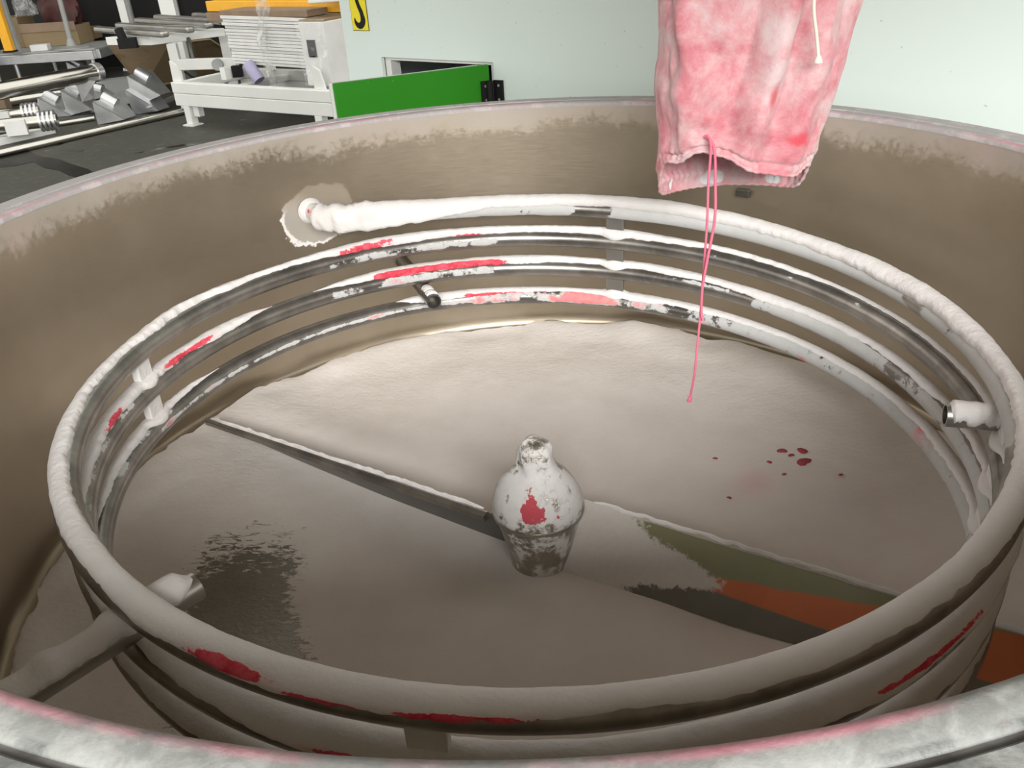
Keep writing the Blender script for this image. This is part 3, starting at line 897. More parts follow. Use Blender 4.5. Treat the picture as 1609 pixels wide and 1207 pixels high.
v_dir = Vector((math.cos(math.radians(-31.2)), math.sin(math.radians(-31.2)), 0))
n_dir = Vector((-v_dir.y, v_dir.x, 0))       # to the back (away from camera) for blade on the right
for s in (1, -1):
    # plate: u along radius 0.05..0.665, v across from floor edge (front) to top edge (back)
    NUb, NVb = 60, 14
    TH = 0.005
    vs = []; fs = []; uv = []
    for lay in (0, 1):
        for i in range(NUb + 1):
            uu = i / NUb
            r_ = 0.035 + (0.668 - 0.035) * uu
            for j in range(NVb + 1):
                w = j / NVb
                zb = dish(r_) + 0.003
                zt = -0.430 + 0.010 * math.sin(uu * PI) * 0
                z_ = zb + (zt - zb) * w
                o_ = -0.012 + (0.046 + 0.012) * w          # lean
                nrm = Vector((0, 0, 1)) * 0.5 - n_dir * 0.86
                p = v_dir * r_ + n_dir * o_ + Vector((0, 0, ZR + z_)) - nrm * TH * lay
                if s < 0: p = Vector((-p.x, -p.y, p.z))
                vs.append(p); uv.append((uu, w))
    n_ = (NUb + 1) * (NVb + 1)
    idx = lambda l, i, j: l * n_ + i * (NVb + 1) + j
    for i in range(NUb):
        for j in range(NVb):
            fs.append((idx(0, i, j), idx(0, i + 1, j), idx(0, i + 1, j + 1), idx(0, i, j + 1)))
            fs.append((idx(1, i, j), idx(1, i, j + 1), idx(1, i + 1, j + 1), idx(1, i + 1, j)))
    for i in range(NUb):
        fs.append((idx(0, i, 0), idx(1, i, 0), idx(1, i + 1, 0), idx(0, i + 1, 0)))
        fs.append((idx(0, i, NVb), idx(0, i + 1, NVb), idx(1, i + 1, NVb), idx(1, i, NVb)))
    for j in range(NVb):
        fs.append((idx(0, 0, j), idx(0, 0, j + 1), idx(1, 0, j + 1), idx(1, 0, j)))
        fs.append((idx(0, NUb, j), idx(1, NUb, j), idx(1, NUb, j + 1), idx(0, NUb, j + 1)))
    if s < 0:
        mE = MB(); NE_ = 40; ring = []
        for i in range(NE_ + 1):
            uu = i / NE_; r_ = 0.06 + (0.668 - 0.06) * uu
            wE = 0.014 - 0.008 * uu
            for (oo, zz_) in ((0.043, -0.4305), (0.043 + wE * 0.4, -0.4285), (0.043 + wE, -0.4315), (0.043 + wE * 0.9, -0.441), (0.043, -0.444)):
                ring.append(-(v_dir * r_ + n_dir * oo) + Vector((0, 0, ZR + zz_)))
        fE = []
        for i in range(NE_):
            for j in range(5):
                fE.append((i * 5 + j, (i + 1) * 5 + j, (i + 1) * 5 + (j + 1) % 5, i * 5 + (j + 1) % 5))
        fE += [(0, 1, 2, 3, 4), tuple(NE_ * 5 + j for j in (4, 3, 2, 1, 0))]
        mE.add(ring, fE)
        mE.build('edge_strip', MT['coil'], imp, smooth=30)
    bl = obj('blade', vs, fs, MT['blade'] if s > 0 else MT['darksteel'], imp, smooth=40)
    ul = bl.data.uv_layers.new(name='UVMap')
    for lp in bl.data.loops:
        ul.data[lp.index].uv = uv[lp.vertex_index]
    tag(bl, 'steel blade with olive and orange reflections painted on as bands' if s > 0 else 'dark steel blade seen along its top edge')
    # powder lying against / along the top edge
    nb1 = Noise1(200, 40 + s)
    vs = []; fs = []; NQ = 9
    for i in range(121):
        uu = i / 120
        r_ = 0.07 + (0.660 - 0.07) * uu
        zt = -0.430
        ed = min(1, i / 4, (120 - i) / 4)
        wdt = (0.005 if s > 0 else 0.006) * (1 + 0.35 * float(nb1(i * 0.4)) + 0.2 * float(nb1(i * 1.7))) * (0.4 + 0.6 * ed)
        shift = (0.047 if s > 0 else 0.0435) + 0.002 * float(nb1(i * 0.3 + 50))
        for j in range(NQ):
            q = j / (NQ - 1) * 2 - 1
            hh = (0.0032 if s > 0 else 0.0048) * (1 - q * q) * ed * (1 + 0.3 * float(nb1(i * 0.8 + 9))) - (0.002 if abs(q) > 0.99 else 0)
            p = v_dir * r_ + n_dir * (shift + q * wdt * 0.5 + (-0.003 if s < 0 else 0.0)) + Vector((0, 0, ZR + zt + hh + 0.0005))
            if s < 0: p = Vector((-p.x, -p.y, p.z))
            vs.append(p)
    for i in range(120):
        for j in range(NQ - 1):
            k = i * NQ + j
            fs.append((k, k + NQ, k + NQ + 1, k + 1))
    obj('powder_ridge', vs, fs, MT['crust'], imp, smooth=80)

# ------------------------------------------------------------------ hanging cloth sleeve
slv = thing('cloth_sleeve', (0.32, 0.25, ZR), 'pink-stained cloth discharge sleeve hanging open above the far side of the tank', 'sleeve')
NA_, NZ_ = 200, 110
ctr_y = 0.26
nf = Noise2(77); nf2 = Noise2(78)


def sleeve_pt(a, w):
    """a: angle, 0 = towards camera, + to the right; w: 0 hem .. 1 top"""
    # pixel-free silhouette: half widths and centre measured in metres
    zc = -0.060 + 0.485 * w
    tt = min(1.0, w / 0.62)
    half = 0.1175 + 0.022 * tt ** 1.3 - 0.004 * math.sin(min(1, w * 3) * PI)
    cx = 0.3195 + 0.024 * tt ** 1.2
    if w < 0.06: half *= 0.93 + 0.07 * (w / 0.06)
    dep = 0.075 + 0.03 * w
    # folds
    am = 0.015 + 0.007 * math.sin(w * 4)
    fold = 0.9 * math.exp(-((a + 0.05 - 0.25 * w) / 0.13) ** 2) - 0.8 * math.exp(-((a - 0.25 - 0.1 * w) / 0.12) ** 2) + 0.7 * math.exp(-((a + 0.75 + 0.2 * w) / 0.16) ** 2) - 0.7 * math.exp(-((a + 0.42 - 0.35 * w) / 0.13) ** 2)
    fold += 0.5 * math.exp(-((a - 0.62 + 0.3 * w) / 0.18) ** 2) - 0.4 * math.exp(-((a - 1.0) / 0.2) ** 2)
    wr = 0.5 * float(nf(a * 3.2 + 10, w * 9 + a * 2)) + 0.25 * float(nf2(a * 9 + 10, w * 16 - a * 3))
    gath = 0.0
    if w < 0.10:
        gath = 0.0022 * math.sin(a * 46 + 3 * math.sin(a * 5)) * math.exp(-(((w - 0.045) / 0.03) ** 2))
        gath -= 0.005 * math.exp(-((w - 0.045) / 0.012) ** 2)
    rr_ = 1.0 + (fold * am + wr * 0.012) / 0.1 * (0.35 + 0.65 * min(1, w * 5)) + gath / 0.1
    x = cx + half * math.sin(a) * (rr_ if abs(math.sin(a)) < 0.95 else 1 + (rr_ - 1) * 0.4)
    y = ctr_y - dep * math.cos(a) * rr_
    # hem: front pulled up, notch on the left front where the string gathers it
    ca = math.cos(a)
    fr_ = 0.5 + 0.5 * math.tanh((ca + 0.05) * 4)
    low = 0.058 * fr_ + 0.030 * math.exp(-((a + 0.62) / 0.30) ** 2) + 0.016 * math.exp(-((a + 0.22) / 0.22) ** 2) - 0.012 * math.exp(-((a - 0.75) / 0.4) ** 2) + 0.012 * math.exp(-((a + 1.25) / 0.3) ** 2)
    z = zc + low * max(0, 1 - w / 0.5) ** 2
    return Vector((x, y, ZR + z))


vs = []; st = []
for i in range(NZ_ + 1):
    w = (i / NZ_)
    w = w * w * 0.35 + w * 0.65
    for k in range(NA_):
        a = -PI + 2 * PI * k / NA_
        vs.append(sleeve_pt(a, w))
        red = 0.95 * math.exp(-((a - 0.55) / 0.16) ** 2 - ((w - 0.16) / 0.04) ** 2) + 0.9 * math.exp(-((a - 0.10) / 0.08) ** 2 - ((w - 0.32) / 0.06) ** 2) + 0.55 * math.exp(-((a + 0.5) / 0.2) ** 2 - ((w - 0.22) / 0.05) ** 2) \
            + 0.8 * math.exp(-((a - 0.52) / 0.06) ** 2 - ((w - 0.62) / 0.06) ** 2) + 0.6 * math.exp(-((a - 0.25) / 0.12) ** 2 - ((w - 0.45) / 0.05) ** 2)
        b_ = abs(a)
        wht = 0.0
        if b_ > 2.2 and w < 0.09:
            for aw, ww_ in ((-3.0, 0.22), (2.35, 0.20), (-2.2, 0.10)):
                wht += math.exp(-(((a - aw + PI) % (2 * PI) - PI) / ww_) ** 2 - ((w - 0.025) / 0.03) ** 2)
        st.append((red, min(1, wht)))
fs = []
for i in range(NZ_):
    for k in range(NA_):
        fs.append((i * NA_ + k, i * NA_ + (k + 1) % NA_, (i + 1) * NA_ + (k + 1) % NA_, (i + 1) * NA_ + k))
sl = obj('sleeve_fabric', vs, fs, MT['cloth'], slv, smooth=180)
color_attr(sl, 'stain', st)
so = sl.modifiers.new('solid', 'SOLIDIFY'); so.thickness = 0.0016; so.offset = 0
# hem roll
hem = [sleeve_pt(-PI + 2 * PI * k / 160, 0.0) for k in range(161)]
hm = MB().tube(hem, [0.0026 + 0.0008 * math.sin(k * 1.9) for k in range(161)], 8, caps=False).build('hem', MT['cloth'], slv, smooth=180)
color_attr(hm, 'stain', [(0.15, 0)] * len(hm.data.vertices))
# gathering string: two strands from the hem notch that join and hang down
k0 = sleeve_pt(-0.24, 0.05)
yk = k0.y - 0.006


def strand(pts):
    P = [at_y(px, py, y) for (px, py, y) in pts]
    out = []
    for i in range(len(P) - 1):
        for s in range(8):
            t = s / 8
            a = P[max(0, i - 1)]; b = P[i]; c = P[i + 1]; d = P[min(len(P) - 1, i + 2)]
            out.append(0.5 * ((2 * b) + (c - a) * t + (2 * a - 5 * b + 4 * c - d) * t * t + (3 * b - a - 3 * c + d) * t ** 3))
    out.append(P[-1])
    return out


MB().tube(strand([(1110, 212, yk + .004), (1117, 228, yk - .004), (1113, 290, yk), (1111, 350, yk), (1106, 420, yk + .01), (1102, 478, yk + .012), (1096, 540, yk + .015), (1091, 590, yk + .018), (1084, 626, yk + .02)]), 0.0019, 8).build('drawstring', MT['string'], slv, smooth=80)
MB().tube(strand([(1108, 214, yk + .006), (1122, 232, yk - .004), (1124, 290, yk - .002), (1123, 345, yk - .003), (1113, 400, yk), (1104, 450, yk + .004), (1102, 490, yk + .01), (1105, 504, yk + .008)]), 0.0021, 8).build('drawstring', MT['string'], slv, smooth=80)
e = at_y(1083.5, 628, yk + .02)
MB().tube([e + Vector((0, 0, .006)), e, e - Vector((0.001, 0, .004))], [.0022, .0040, .0036], 8).build('string_end', MT['string'], slv, smooth=80)
# loose white cord on the right of the sleeve
yc_ = sleeve_pt(0.5, 0.45).y - 0.03
MB().tube(strand([(1276, -70, yc_), (1279, -20, yc_), (1279, 20, yc_), (1283, 55, yc_), (1286, 90, yc_)]), 0.0023, 8).build('tie_cord', MT['cord'], slv, smooth=80)
e = at_y(1286, 92, yc_)
MB().tube([e + Vector((0, 0, .004)), e - Vector((0, 0, .001)), e - Vector((0, 0, .005))], [.0024, .005, .0056], 9).build('cord_knot', MT['cord'], slv, smooth=80)

# small bracket tab on the tank wall below the sleeve
pb = at_y(1185, 291, 0.655)
ab = math.atan2(pb.x, pb.y)
MB().box((0.745 * math.sin(ab), 0.745 * math.cos(ab), pb.z), 0.028, 0.012, 0.016, -ab).build('wall_tab', MT['darksteel'], tank, bevel=0.002)

# discharge chute holding the sleeve and mixer deck above (out of view, they shade the tank)
chute = thing('unseen_discharge_chute', (0.33, 0.26, ZR + 0.42), 'unseen steel discharge chute the pink sleeve is tied to, shading the tank', 'chute')
MB().lathe([(0.118, 0.38), (0.118, 0.86), (0.16, 0.98), (0.154, 0.98), (0.112, 0.86), (0.112, 0.38)], 48, (0.331, 0.26, ZR), closed=True).build('unseen_chute_pipe', MT['steel'], chute, smooth=40)
MB().lathe([(0.119, 0.392), (0.146, 0.392), (0.146, 0.404), (0.119, 0.404)], 48, (0.331, 0.26, ZR), closed=True).build('unseen_clamp_ring', MT['steel'], chute, smooth=40)

# ------------------------------------------------------------------ machine cabinet behind the tank
L0 = at_z(598.8, 89.6, ZR + 0.0184)      # opening top-left corner on the cabinet face
R1 = at_z(774.5, 98.0, ZR + 0.0184)
ex = (R1 - L0); ex.z = 0
OW = ex.length
ex.normalize()
en = Vector((ex.y, -ex.x, 0))            # outward normal (towards camera)
if en.y > 0: en = -en
ez = Vector((0, 0, 1))
OTOP = ZR + 0.0184


def on_face(px, py, off=0.0):
    d = ray(px, py)
    t = ((L0 + en * off) - CAM).dot(en) / d.dot(en)
    return CAM + d * t


def fu(p):
    return (p - L0).dot(ex)


UL = fu(on_face(541, 60))                # left end of the cabinet
UR = 2.6
ZT = 2.10
OH = 0.30                                # opening height
cab = thing('machine_cabinet', L0 + ex * 0.9 - en * 0.4 - Vector((0, 0, L0.z)), 'large pale mint machine cabinet behind the tank with a low access opening and hook sign', 'cabinet')
T_ = 0.012


def fpt(u_, z_, off=0.0):
    return L0 + ex * u_ + en * off + ez * (z_ - L0.z)


m = MB()


def fbox(m, u0, u1, z0, z1, o0, o1):
    a = [fpt(u_, z_, o_) for o_ in (o0, o1) for z_ in (z0, z1) for u_ in (u0, u1)]
    m.add(a, [(0, 1, 3, 2), (4, 6, 7, 5), (0, 4, 5, 1), (2, 3, 7, 6), (0, 2, 6, 4), (1, 5, 7, 3)])
    return m


fbox(m, UL, 0, 0.0, ZT, -T_, 0)
fbox(m, OW, UR, 0.0, ZT, -T_, 0)
fbox(m, 0, OW, OTOP, ZT, -T_, 0)
fbox(m, 0, OW, 0.0, OTOP - OH, -T_, 0)
m.build('front_panel', MT['cabinet'], cab)
m = MB()
fbox(m, UL, UL + T_, 0, ZT, -0.9, -T_); fbox(m, UR - T_, UR, 0, ZT, -0.9, -T_); fbox(m, UL, UR, ZT - T_, ZT, -0.9, -T_); fbox(m, UL, UR, 0, ZT, -0.912, -0.9)
m.build('carcass', MT['cabinet'], cab)
# folded lips of the opening (white return flange)
m = MB()
fbox(m, 0.002, 0.022, OTOP - OH, OTOP - 0.008, -0.05, -T_ - 0.001)
fbox(m, 0.002, OW - 0.002, OTOP - 0.009, OTOP - 0.001, -0.05, -T_ - 0.001)
fbox(m, OW - 0.016, OW - 0.002, OTOP - OH, OTOP - 0.008, -0.05, -T_ - 0.001)
m.build('opening_lip', MT['white'], cab)
m = MB()
fbox(m, 0.02, OW - 0.02, OTOP - 0.2, OTOP - 0.15, -0.7, -0.4)
m.tube([fpt(0.10, OTOP - 0.055, -0.22), fpt(0.19, OTOP - 0.055, -0.22)], 0.028, 20)
m.tube([fpt(0.15, OTOP - 0.055, -0.22), fpt(0.158, OTOP - 0.055, -0.22)], 0.040, 20)
m.tube([fpt(0.18, OTOP - 0.055, -0.22), fpt(0.188, OTOP - 0.055, -0.22)], 0.036, 20)
m.build('shaft_coupling', MT['darksteel'], cab, smooth=40)
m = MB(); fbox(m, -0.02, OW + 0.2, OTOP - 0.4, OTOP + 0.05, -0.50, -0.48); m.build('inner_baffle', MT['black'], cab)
# hook sign
c0s = on_face(551, -12); c1s = on_face(576, 48)
u0s, u1s = fu(on_face(549.5, 0)), fu(on_face(574, 0))
zs1 = on_face(556, 47).z
hs = zs1 + 0.135
m = MB(); fbox(m, u0s - 0.0015, u1s + 0.0015, zs1 - 0.0015, hs, 0.0002, 0.0012); sign_b = m.build('hook_sign', MT['black'], cab)
tag(sign_b, 'yellow sticker with a black crane hook')
m = MB(); fbox(m, u0s, u1s, zs1, hs - 0.0015, 0.0012, 0.0020); m.build('sign_face', MT['signyel'], sign_b).matrix_parent_inverse = Matrix.Identity(4)
uc = (u0s + u1s) / 2; wS = u1s - u0s
pts = []; rad_h = []
zc_ = zs1 + wS * 0.48
hookc = []
for i in range(24):
    a = math.radians(-190 + i * (215 / 23))       # from the tip, round the belly
    hookc.append((uc - 0.002 + wS * 0.26 * math.cos(a), zc_ + wS * 0.29 * math.sin(a)))
hookc += [(uc + wS * 0.17, zc_ + wS * 0.30), (uc + wS * 0.06, zc_ + wS * 0.52), (uc - wS * 0.02, zc_ + wS * 0.75), (uc - wS * 0.03, zc_ + wS * 1.0), (uc - wS * 0.03, zc_ + wS * 1.25)]
n_h = len(hookc)
left = []; right = []
for i, (u_, z_) in enumerate(hookc):
    a = hookc[max(0, i - 1)]; b = hookc[min(n_h - 1, i + 1)]
    tx, tz = b[0] - a[0], b[1] - a[1]; L_ = math.hypot(tx, tz) or 1
    hw = wS * (0.02 + 0.125 * math.sin(min(1, i / 14) * PI / 2)) if i < 20 else wS * max(0.10, 0.145 - 0.008 * (i - 20))
    left.append((u_ - tz / L_ * hw, z_ + tx / L_ * hw)); right.append((u_ + tz / L_ * hw, z_ - tx / L_ * hw))
m = MB()
vs = [fpt(p[0], p[1], 0.0027) for p in left] + [fpt(p[0], p[1], 0.0027) for p in right] + [fpt(p[0], p[1], 0.0019) for p in left] + [fpt(p[0], p[1], 0.0019) for p in right]
fs = []
for i in range(n_h - 1):
    fs += [(i, i + 1, n_h + i + 1, n_h + i), (2 * n_h + i, i, i + 1, 2 * n_h + i + 1), (n_h + i, 3 * n_h + i, 3 * n_h + i + 1, n_h + i + 1)]
m.add(vs, fs)
m.build('hook_symbol', MT['black'], sign_b).matrix_parent_inverse = Matrix.Identity(4)

# open green access door, hinged on the right edge of the opening
DT = OTOP - 0.004
dA = at_z(768, 101.5, DT); dB = at_z(523.5, 132, DT)
dx = (dB - dA); DWd = dx.length; dx.normalize()
dn = Vector((-dx.y, dx.x, 0))
if dn.y > 0: dn = -dn
m = MB()
a = [dA + dx * u_ + dn * o_ + ez * z_ for o_ in (0, -0.014) for z_ in (-OH, 0) for u_ in (0, DWd)]
m.add(a, [(0, 1, 3, 2), (4, 6, 7, 5), (0, 4, 5, 1), (2, 3, 7, 6), (0, 2, 6, 4), (1, 5, 7, 3)])
door = m.build('access_door', MT['green'], cab, bevel=0.002)
tag(door, 'bright green door swung open')
m = MB()
a = [dA + dx * u_ + dn * o_ + ez * z_ for o_ in (-0.0145, -0.030) for z_ in (-OH, -0.001) for u_ in (0.02, DWd + 0.006)]
m.add(a, [(0, 1, 3, 2), (4, 6, 7, 5), (0, 4, 5, 1), (2, 3, 7, 6), (0, 2, 6, 4), (1, 5, 7, 3)])
m.build('door_back', MT['white'], door, bevel=0.002).matrix_parent_inverse = Matrix.Identity(4)
# hinge: leaf on the door, leaf on the cabinet, knuckle
zh1 = at_y(770, 126, dA.y).z; zh0 = zh1 - 0.058
hp = dA + en * 0.004
m = MB()
a = [dA + dx * u_ + dn * o_ + ez * (z_ - DT) for o_ in (0.0005, 0.0065) for z_ in (zh0, zh1) for u_ in (0.002, 0.026)]
m.add(a, [(0, 1, 3, 2), (4, 6, 7, 5), (0, 4, 5, 1), (2, 3, 7, 6), (0, 2, 6, 4), (1, 5, 7, 3)])
uD = fu(dA)
fbox(m, max(uD + 0.008, OW - 0.001), OW + 0.030, zh0, zh1, 0.0005, 0.0075)
kp = dA + en * 0.010 + ex * 0.006
m.tube([Vector((kp.x, kp.y, zh0)), Vector((kp.x, kp.y, zh1))], 0.009, 16)
hg = m.build('door_hinge', MT['black'], cab, smooth=30)
tag(hg, 'black plastic hinge with four screws')
for z_ in (zh0 + 0.012, zh1 - 0.012):
    c = dA + dx * 0.015 + ez * (z_ - DT)
    MB().tube([c + dn * 0.006, c + dn * 0.0078], 0.0033, 12).build('screw', MT['galv'], hg).matrix_parent_inverse = Matrix.Identity(4)
    c = fpt(OW + 0.019, z_, 0)
    MB().tube([c + en * 0.007, c + en * 0.0088], 0.0033, 12).build('screw', MT['galv'], hg).matrix_parent_inverse = Matrix.Identity(4)

# unseen deck on the cabinet, added to shade the tank and warm its bounce
deck = MB().box((0.1, -0.15, ZT + 0.05), 3.4, 2.9, 0.09, 0.0).build('shading_deck', MT['deck'], None)
tag(deck, 'unseen mixer deck added above the tank for shade, resting on the cabinet', 'platform')

# ------------------------------------------------------------------ background, left
Y0 = 6.6


def fz(px, py):
    return at_z(px, py, 0.0)


def v3(x, y, z):
    return Vector((x, y, z))


# --- white steel base frame
A = fz(304, 196); B = fz(505, 214)
e1 = (B - A); e1.z = 0; FL = e1.length + 0.25; e1.normalize()
e2 = Vector((-e1.y, e1.x, 0))
s_ = 1.0 / 165.0
fr = thing('pallet_frame', A, 'white steel base frame on short legs carrying the stack of white panels', 'frame')
ang = math.atan2(e1.y, e1.x)


def fP(u_, d_, z_):
    return A + e1 * u_ + e2 * d_ + ez * z_


for nm, (u0, u1, d_, z0, z1) in dict(a=(-0.13, FL, 0.0, 0.27, 0.36), b=(-0.125, FL, 0.0, 0.165, 0.268), c=(-0.1, FL, 0.75, 0.27, 0.36), d=(-0.1, FL, 0.75, 0.165, 0.268)).items():
    m = MB(); m.beam(fP(u0, d_, (z0 + z1) / 2), fP(u1, d_, (z0 + z1) / 2), 0.07, z1 - z0); m.build('beam', MT['white'], fr, bevel=0.006)
for u_ in (-0.09, FL - 0.05):
    m = MB(); m.beam(fP(u_, 0.035, 0.31), fP(u_, 0.715, 0.31), 0.07, 0.09); m.build('cross_beam', MT['white'], fr, bevel=0.006)
MB().beam(fP(0.5, 0.035, 0.30), fP(0.5, 0.715, 0.30), 0.10, 0.05).build('cross_beam', MT['white'], fr, bevel=0.006)
for u_, d_ in ((0.0, 0.0), (FL - 0.22, 0.0), (0.0, 0.75), (FL - 0.2, 0.75)):
    lg = MB().box(fP(u_, d_, 0.088), 0.075, 0.07, 0.155, ang).build('leg', MT['white'], fr, bevel=0.004)
    MB().box(fP(u_ + 0.01, d_ - 0.01, 0.005), 0.13, 0.12, 0.01, ang).build('foot_plate', MT['white'], lg).matrix_parent_inverse = Matrix.Identity(4)
    if u_ == 0.0 and d_ == 0.0:
        MB().box(fP(0.085, 0.02, 0.12), 0.07, 0.06, 0.09, ang).build('bracket', MT['white'], lg, bevel=0.004).matrix_parent_inverse = Matrix.Identity(4)
for u_ in (-0.085, FL - 0.19):
    m = MB(); m.prism([(-0.05, 0.361), (0.06, 0.361), (0.025, 0.50), (-0.04, 0.53)], 0.02, A + e1 * u_, e1, ez, -e2 * -1)
    m.build('gusset', MT['white'], fr)
for u_, d_ in ((0.02, 0.2), (FL - 0.25, 0.2), (0.35, 0.7), (FL - 0.25, 0.7)):
    MB().box(fP(u_ + 0.3 if u_ < .3 else u_, d_, 0.41), 0.06, 0.06, 0.10, ang).build('stub_post', MT['white'], fr)

# --- stack of white panels on the frame, each panel its own part
st_ = thing('panel_stack', fP(0.75, 0.4, 0.46), 'leaning stack of thin white panels on the white base frame', 'stack')
p_bl = at_y(368, 108, fP(0.4, 0.25, 0).y); p_tl = at_y(344, 29, fP(0.4, 0.25, 0).y); p_tr = at_y(500, 30, fP(1.2, 0.25, 0).y); p_br = at_y(508, 119, fP(1.2, 0.25, 0).y)
npan = 15
zb0, zt0 = 0.462, p_tl.z
hx = e1
lw = (p_tr - p_tl).dot(e1)
for i in range(npan):
    f0 = i / npan
    dz = (zt0 - zb0) / npan
    th = dz * (0.86 if i < npan - 1 else 1.0)
    off = p_bl.lerp(p_tl, f0)
    jit = (random.random() - .5) * 0.02
    c = ez * 0.012 + Vector((off.x, off.y, 0)) + e1 * (lw / 2 + jit * 0.3) + e2 * (0.22 + jit) + ez * (zb0 + dz * i + th / 2)
    Rm = Matrix.Rotation(ang, 3, 'Z') @ Matrix.Rotation(0.022, 3, 'Y')
    MB().box(c, lw * 0.985, 0.42, th, mat=Rm).build('panel', MT['foam'], st_, bevel=0.002)
tp_c = Vector((p_tl.x, p_tl.y, 0)) + e1 * lw / 2 + e2 * 0.16 + ez * (zt0 + 0.034)
MB().box(tp_c, lw * 0.985, 0.30, 0.05, ang).build('top_board', MT['brown'], st_, bevel=0.003)

# --- plastic-wrapped upright carton at the right end of the stack
base = Vector((p_tr.x, p_tr.y, 0)) + e1 * 0.155 - e2 * 0.10
ct = thing('wrapped_carton', base + ez * 0.36, 'tall white carton in clear wrap with a black square label beside the panel stack', 'carton')
zt_c = at_y(515, 30, base.y).z
MB().box(base + ez * (0.366 + (zt_c - 0.366) / 2), 0.25, 0.32, zt_c - 0.366, ang).build('carton_body', MT['foam'], ct, bevel=0.006)
MB().box(base + ez * (zt_c + 0.008), 0.24, 0.31, 0.012, ang).build('carton_lid', MT['card'], ct)
MB().box(base - e2 * 0.164 + e1 * -0.02 + ez * (zt_c - 0.19), 0.085, 0.004, 0.125, ang).build('black_label', MT['black'], ct)
# crinkled wrap: thin wavy sheet around the front
vs = []; fs = []
nw = Noise2(55)
for i in range(31):
    for k in range(25):
        u_ = -0.145 + 0.29 * k / 24; z_ = 0.37 + (zt_c + 0.02 - 0.37) * i / 30
        vs.append(base + e1 * u_ - e2 * (0.172 + 0.010 * float(nw(u_ * 30 + 9, z_ * 14))) + ez * z_)
for i in range(30):
    for k in range(24):
        fs.append((i * 25 + k, i * 25 + k + 1, (i + 1) * 25 + k + 1, (i + 1) * 25 + k))
obj('plastic_wrap', vs, fs, MT['clear'], ct, smooth=180)

# --- twisted strip of clear film hanging over the stack
ys = p_tl.lerp(p_tr, 0.45).y - 0.10
ctrl_ = [(412, -30, .075), (412, 0, .068), (412, 25, .058), (411, 60, .045), (416, 90, .050), (424, 115, .035), (430, 136, .020), (428, 143, .012)]
vs = []; fs = []
nseg = 60
for i in range(nseg + 1):
    f_ = i / nseg * (len(ctrl_) - 1); j = min(int(f_), len(ctrl_) - 2); t = f_ - j
    px = ctrl_[j][0] * (1 - t) + ctrl_[j + 1][0] * t; py = ctrl_[j][1] * (1 - t) + ctrl_[j + 1][1] * t; w_ = ctrl_[j][2] * (1 - t) + ctrl_[j + 1][2] * t
    p = at_y(px, py, ys)
    for k in range(9):
        q = k / 8 - 0.5
        vs.append(p + e1 * (2 * w_ * q) - e2 * (0.02 * math.sin(q * 14 + i * 0.25) + 0.012 * float(nw(i * 0.5, q * 8 + 9))))
for i in range(nseg):
    for k in range(8):
        fs.append((i * 9 + k, i * 9 + k + 1, (i + 1) * 9 + k + 1, (i + 1) * 9 + k))
ps = obj('plastic_film_strip', vs, fs, MT['film'], None, smooth=180)
tag(ps, 'twisted strip of clear plastic film hanging in front of the white panels', 'plastic film')

# --- lilac film tube standing under the stack
pl0 = fP(0.72, 0.16, 0.36); 
yl_ = fP(0.55, .09, 0).y
la = at_y(389, 100, yl_ + .05); lb = at_y(412, 147, yl_)
lb.z = max(lb.z, 0.365)
lil = MB().tube([la, (la + lb) / 2, lb], 0.050, 20).build('film_tube', MT['lilac'], None, smooth=40)
tag(lil, 'lilac plastic tube leaning under the white panel stack', 'tube')

# --- orange-yellow beam machine behind the stack
zc_b = zt0 + 0.06
b0 = at_z(338, 9, zc_b); b1 = at_z(548, 9, zc_b)
bdir = (b1 - b0).normalized()
ybm = thing('yellow_beam', Vector(((b0.x + b1.x) / 2, (b0.y + b1.y) / 2, 0)), 'orange-yellow steel beam lying behind the white panel stack', 'beam')
MB().beam(b0 - bdir * 0.05, b1 + bdir * 0.4, 0.12, 0.085).build('beam_body', MT['yellow'], ybm, bevel=0.006)
MB().beam(b0 - bdir * 0.05 - ez * 0.083, b1 + bdir * 0.4 - ez * 0.083, 0.16, 0.07).build('lower_rail', MT['brown'], ybm, bevel=0.004)
for tt_ in (0.86, 1.05):
    q_ = b0.lerp(b1, tt_)
    MB().box((q_.x, q_.y, (zc_b - 0.12) / 2), 0.1, 0.1, zc_b - 0.12).build('trestle_post', MT['brown'], ybm)
yb = b1.y
fm = at_z(512, -2, zc_b + 0.07)
MB().box((fm.x, fm.y, zc_b + 0.075), 0.26, 0.18, 0.055, 0.1).build('foam_block', MT['foam'], ybm, bevel=0.01)

# --- white machine table with steel bars lying on it
yt = 7.5
TA = at_y(166, 62, yt); TB = at_y(236, 66, yt - 0.25)
tz = (TA.z + TB.z) / 2
rt_ = thing('machine_table', Vector((TB.x, yt, 0)), 'white welded machine table with long flat steel bars on top', 'table')
far1 = at_z(352, 44, tz + 0.03)
far0 = TA + (far1 - TB)
m = MB()
top_pts = [TA, TB, Vector((far1.x, far1.y, tz)), Vector((far0.x, far0.y, tz))]
vs = [Vector((p.x, p.y, tz + 0.03)) for p in top_pts] + [Vector((p.x, p.y, tz - 0.04)) for p in top_pts]
m.add(vs, [(0, 1, 2, 3), (7, 6, 5, 4), (0, 4, 5, 1), (1, 5, 6, 2), (2, 6, 7, 3), (3, 7, 4, 0)])
m.build('table_top', MT['white'], rt_, bevel=0.004)
pq = at_y(266, 66, 7.25)
lp0 = at_y(266, 66, 7.25); lp1 = at_y(288, 140, 7.25)
MB().box((lp0.x, 7.3, (tz - 0.04) / 2), 0.085, 0.08, tz - 0.04, 0.1).build('table_leg', MT['white'], rt_, bevel=0.005)
l2 = at_y(352, 60, 8.0)
MB().box((l2.x, 8.0, (tz - 0.04) / 2), 0.085, 0.08, tz - 0.04, 0.1).build('table_leg', MT['white'], rt_, bevel=0.005)
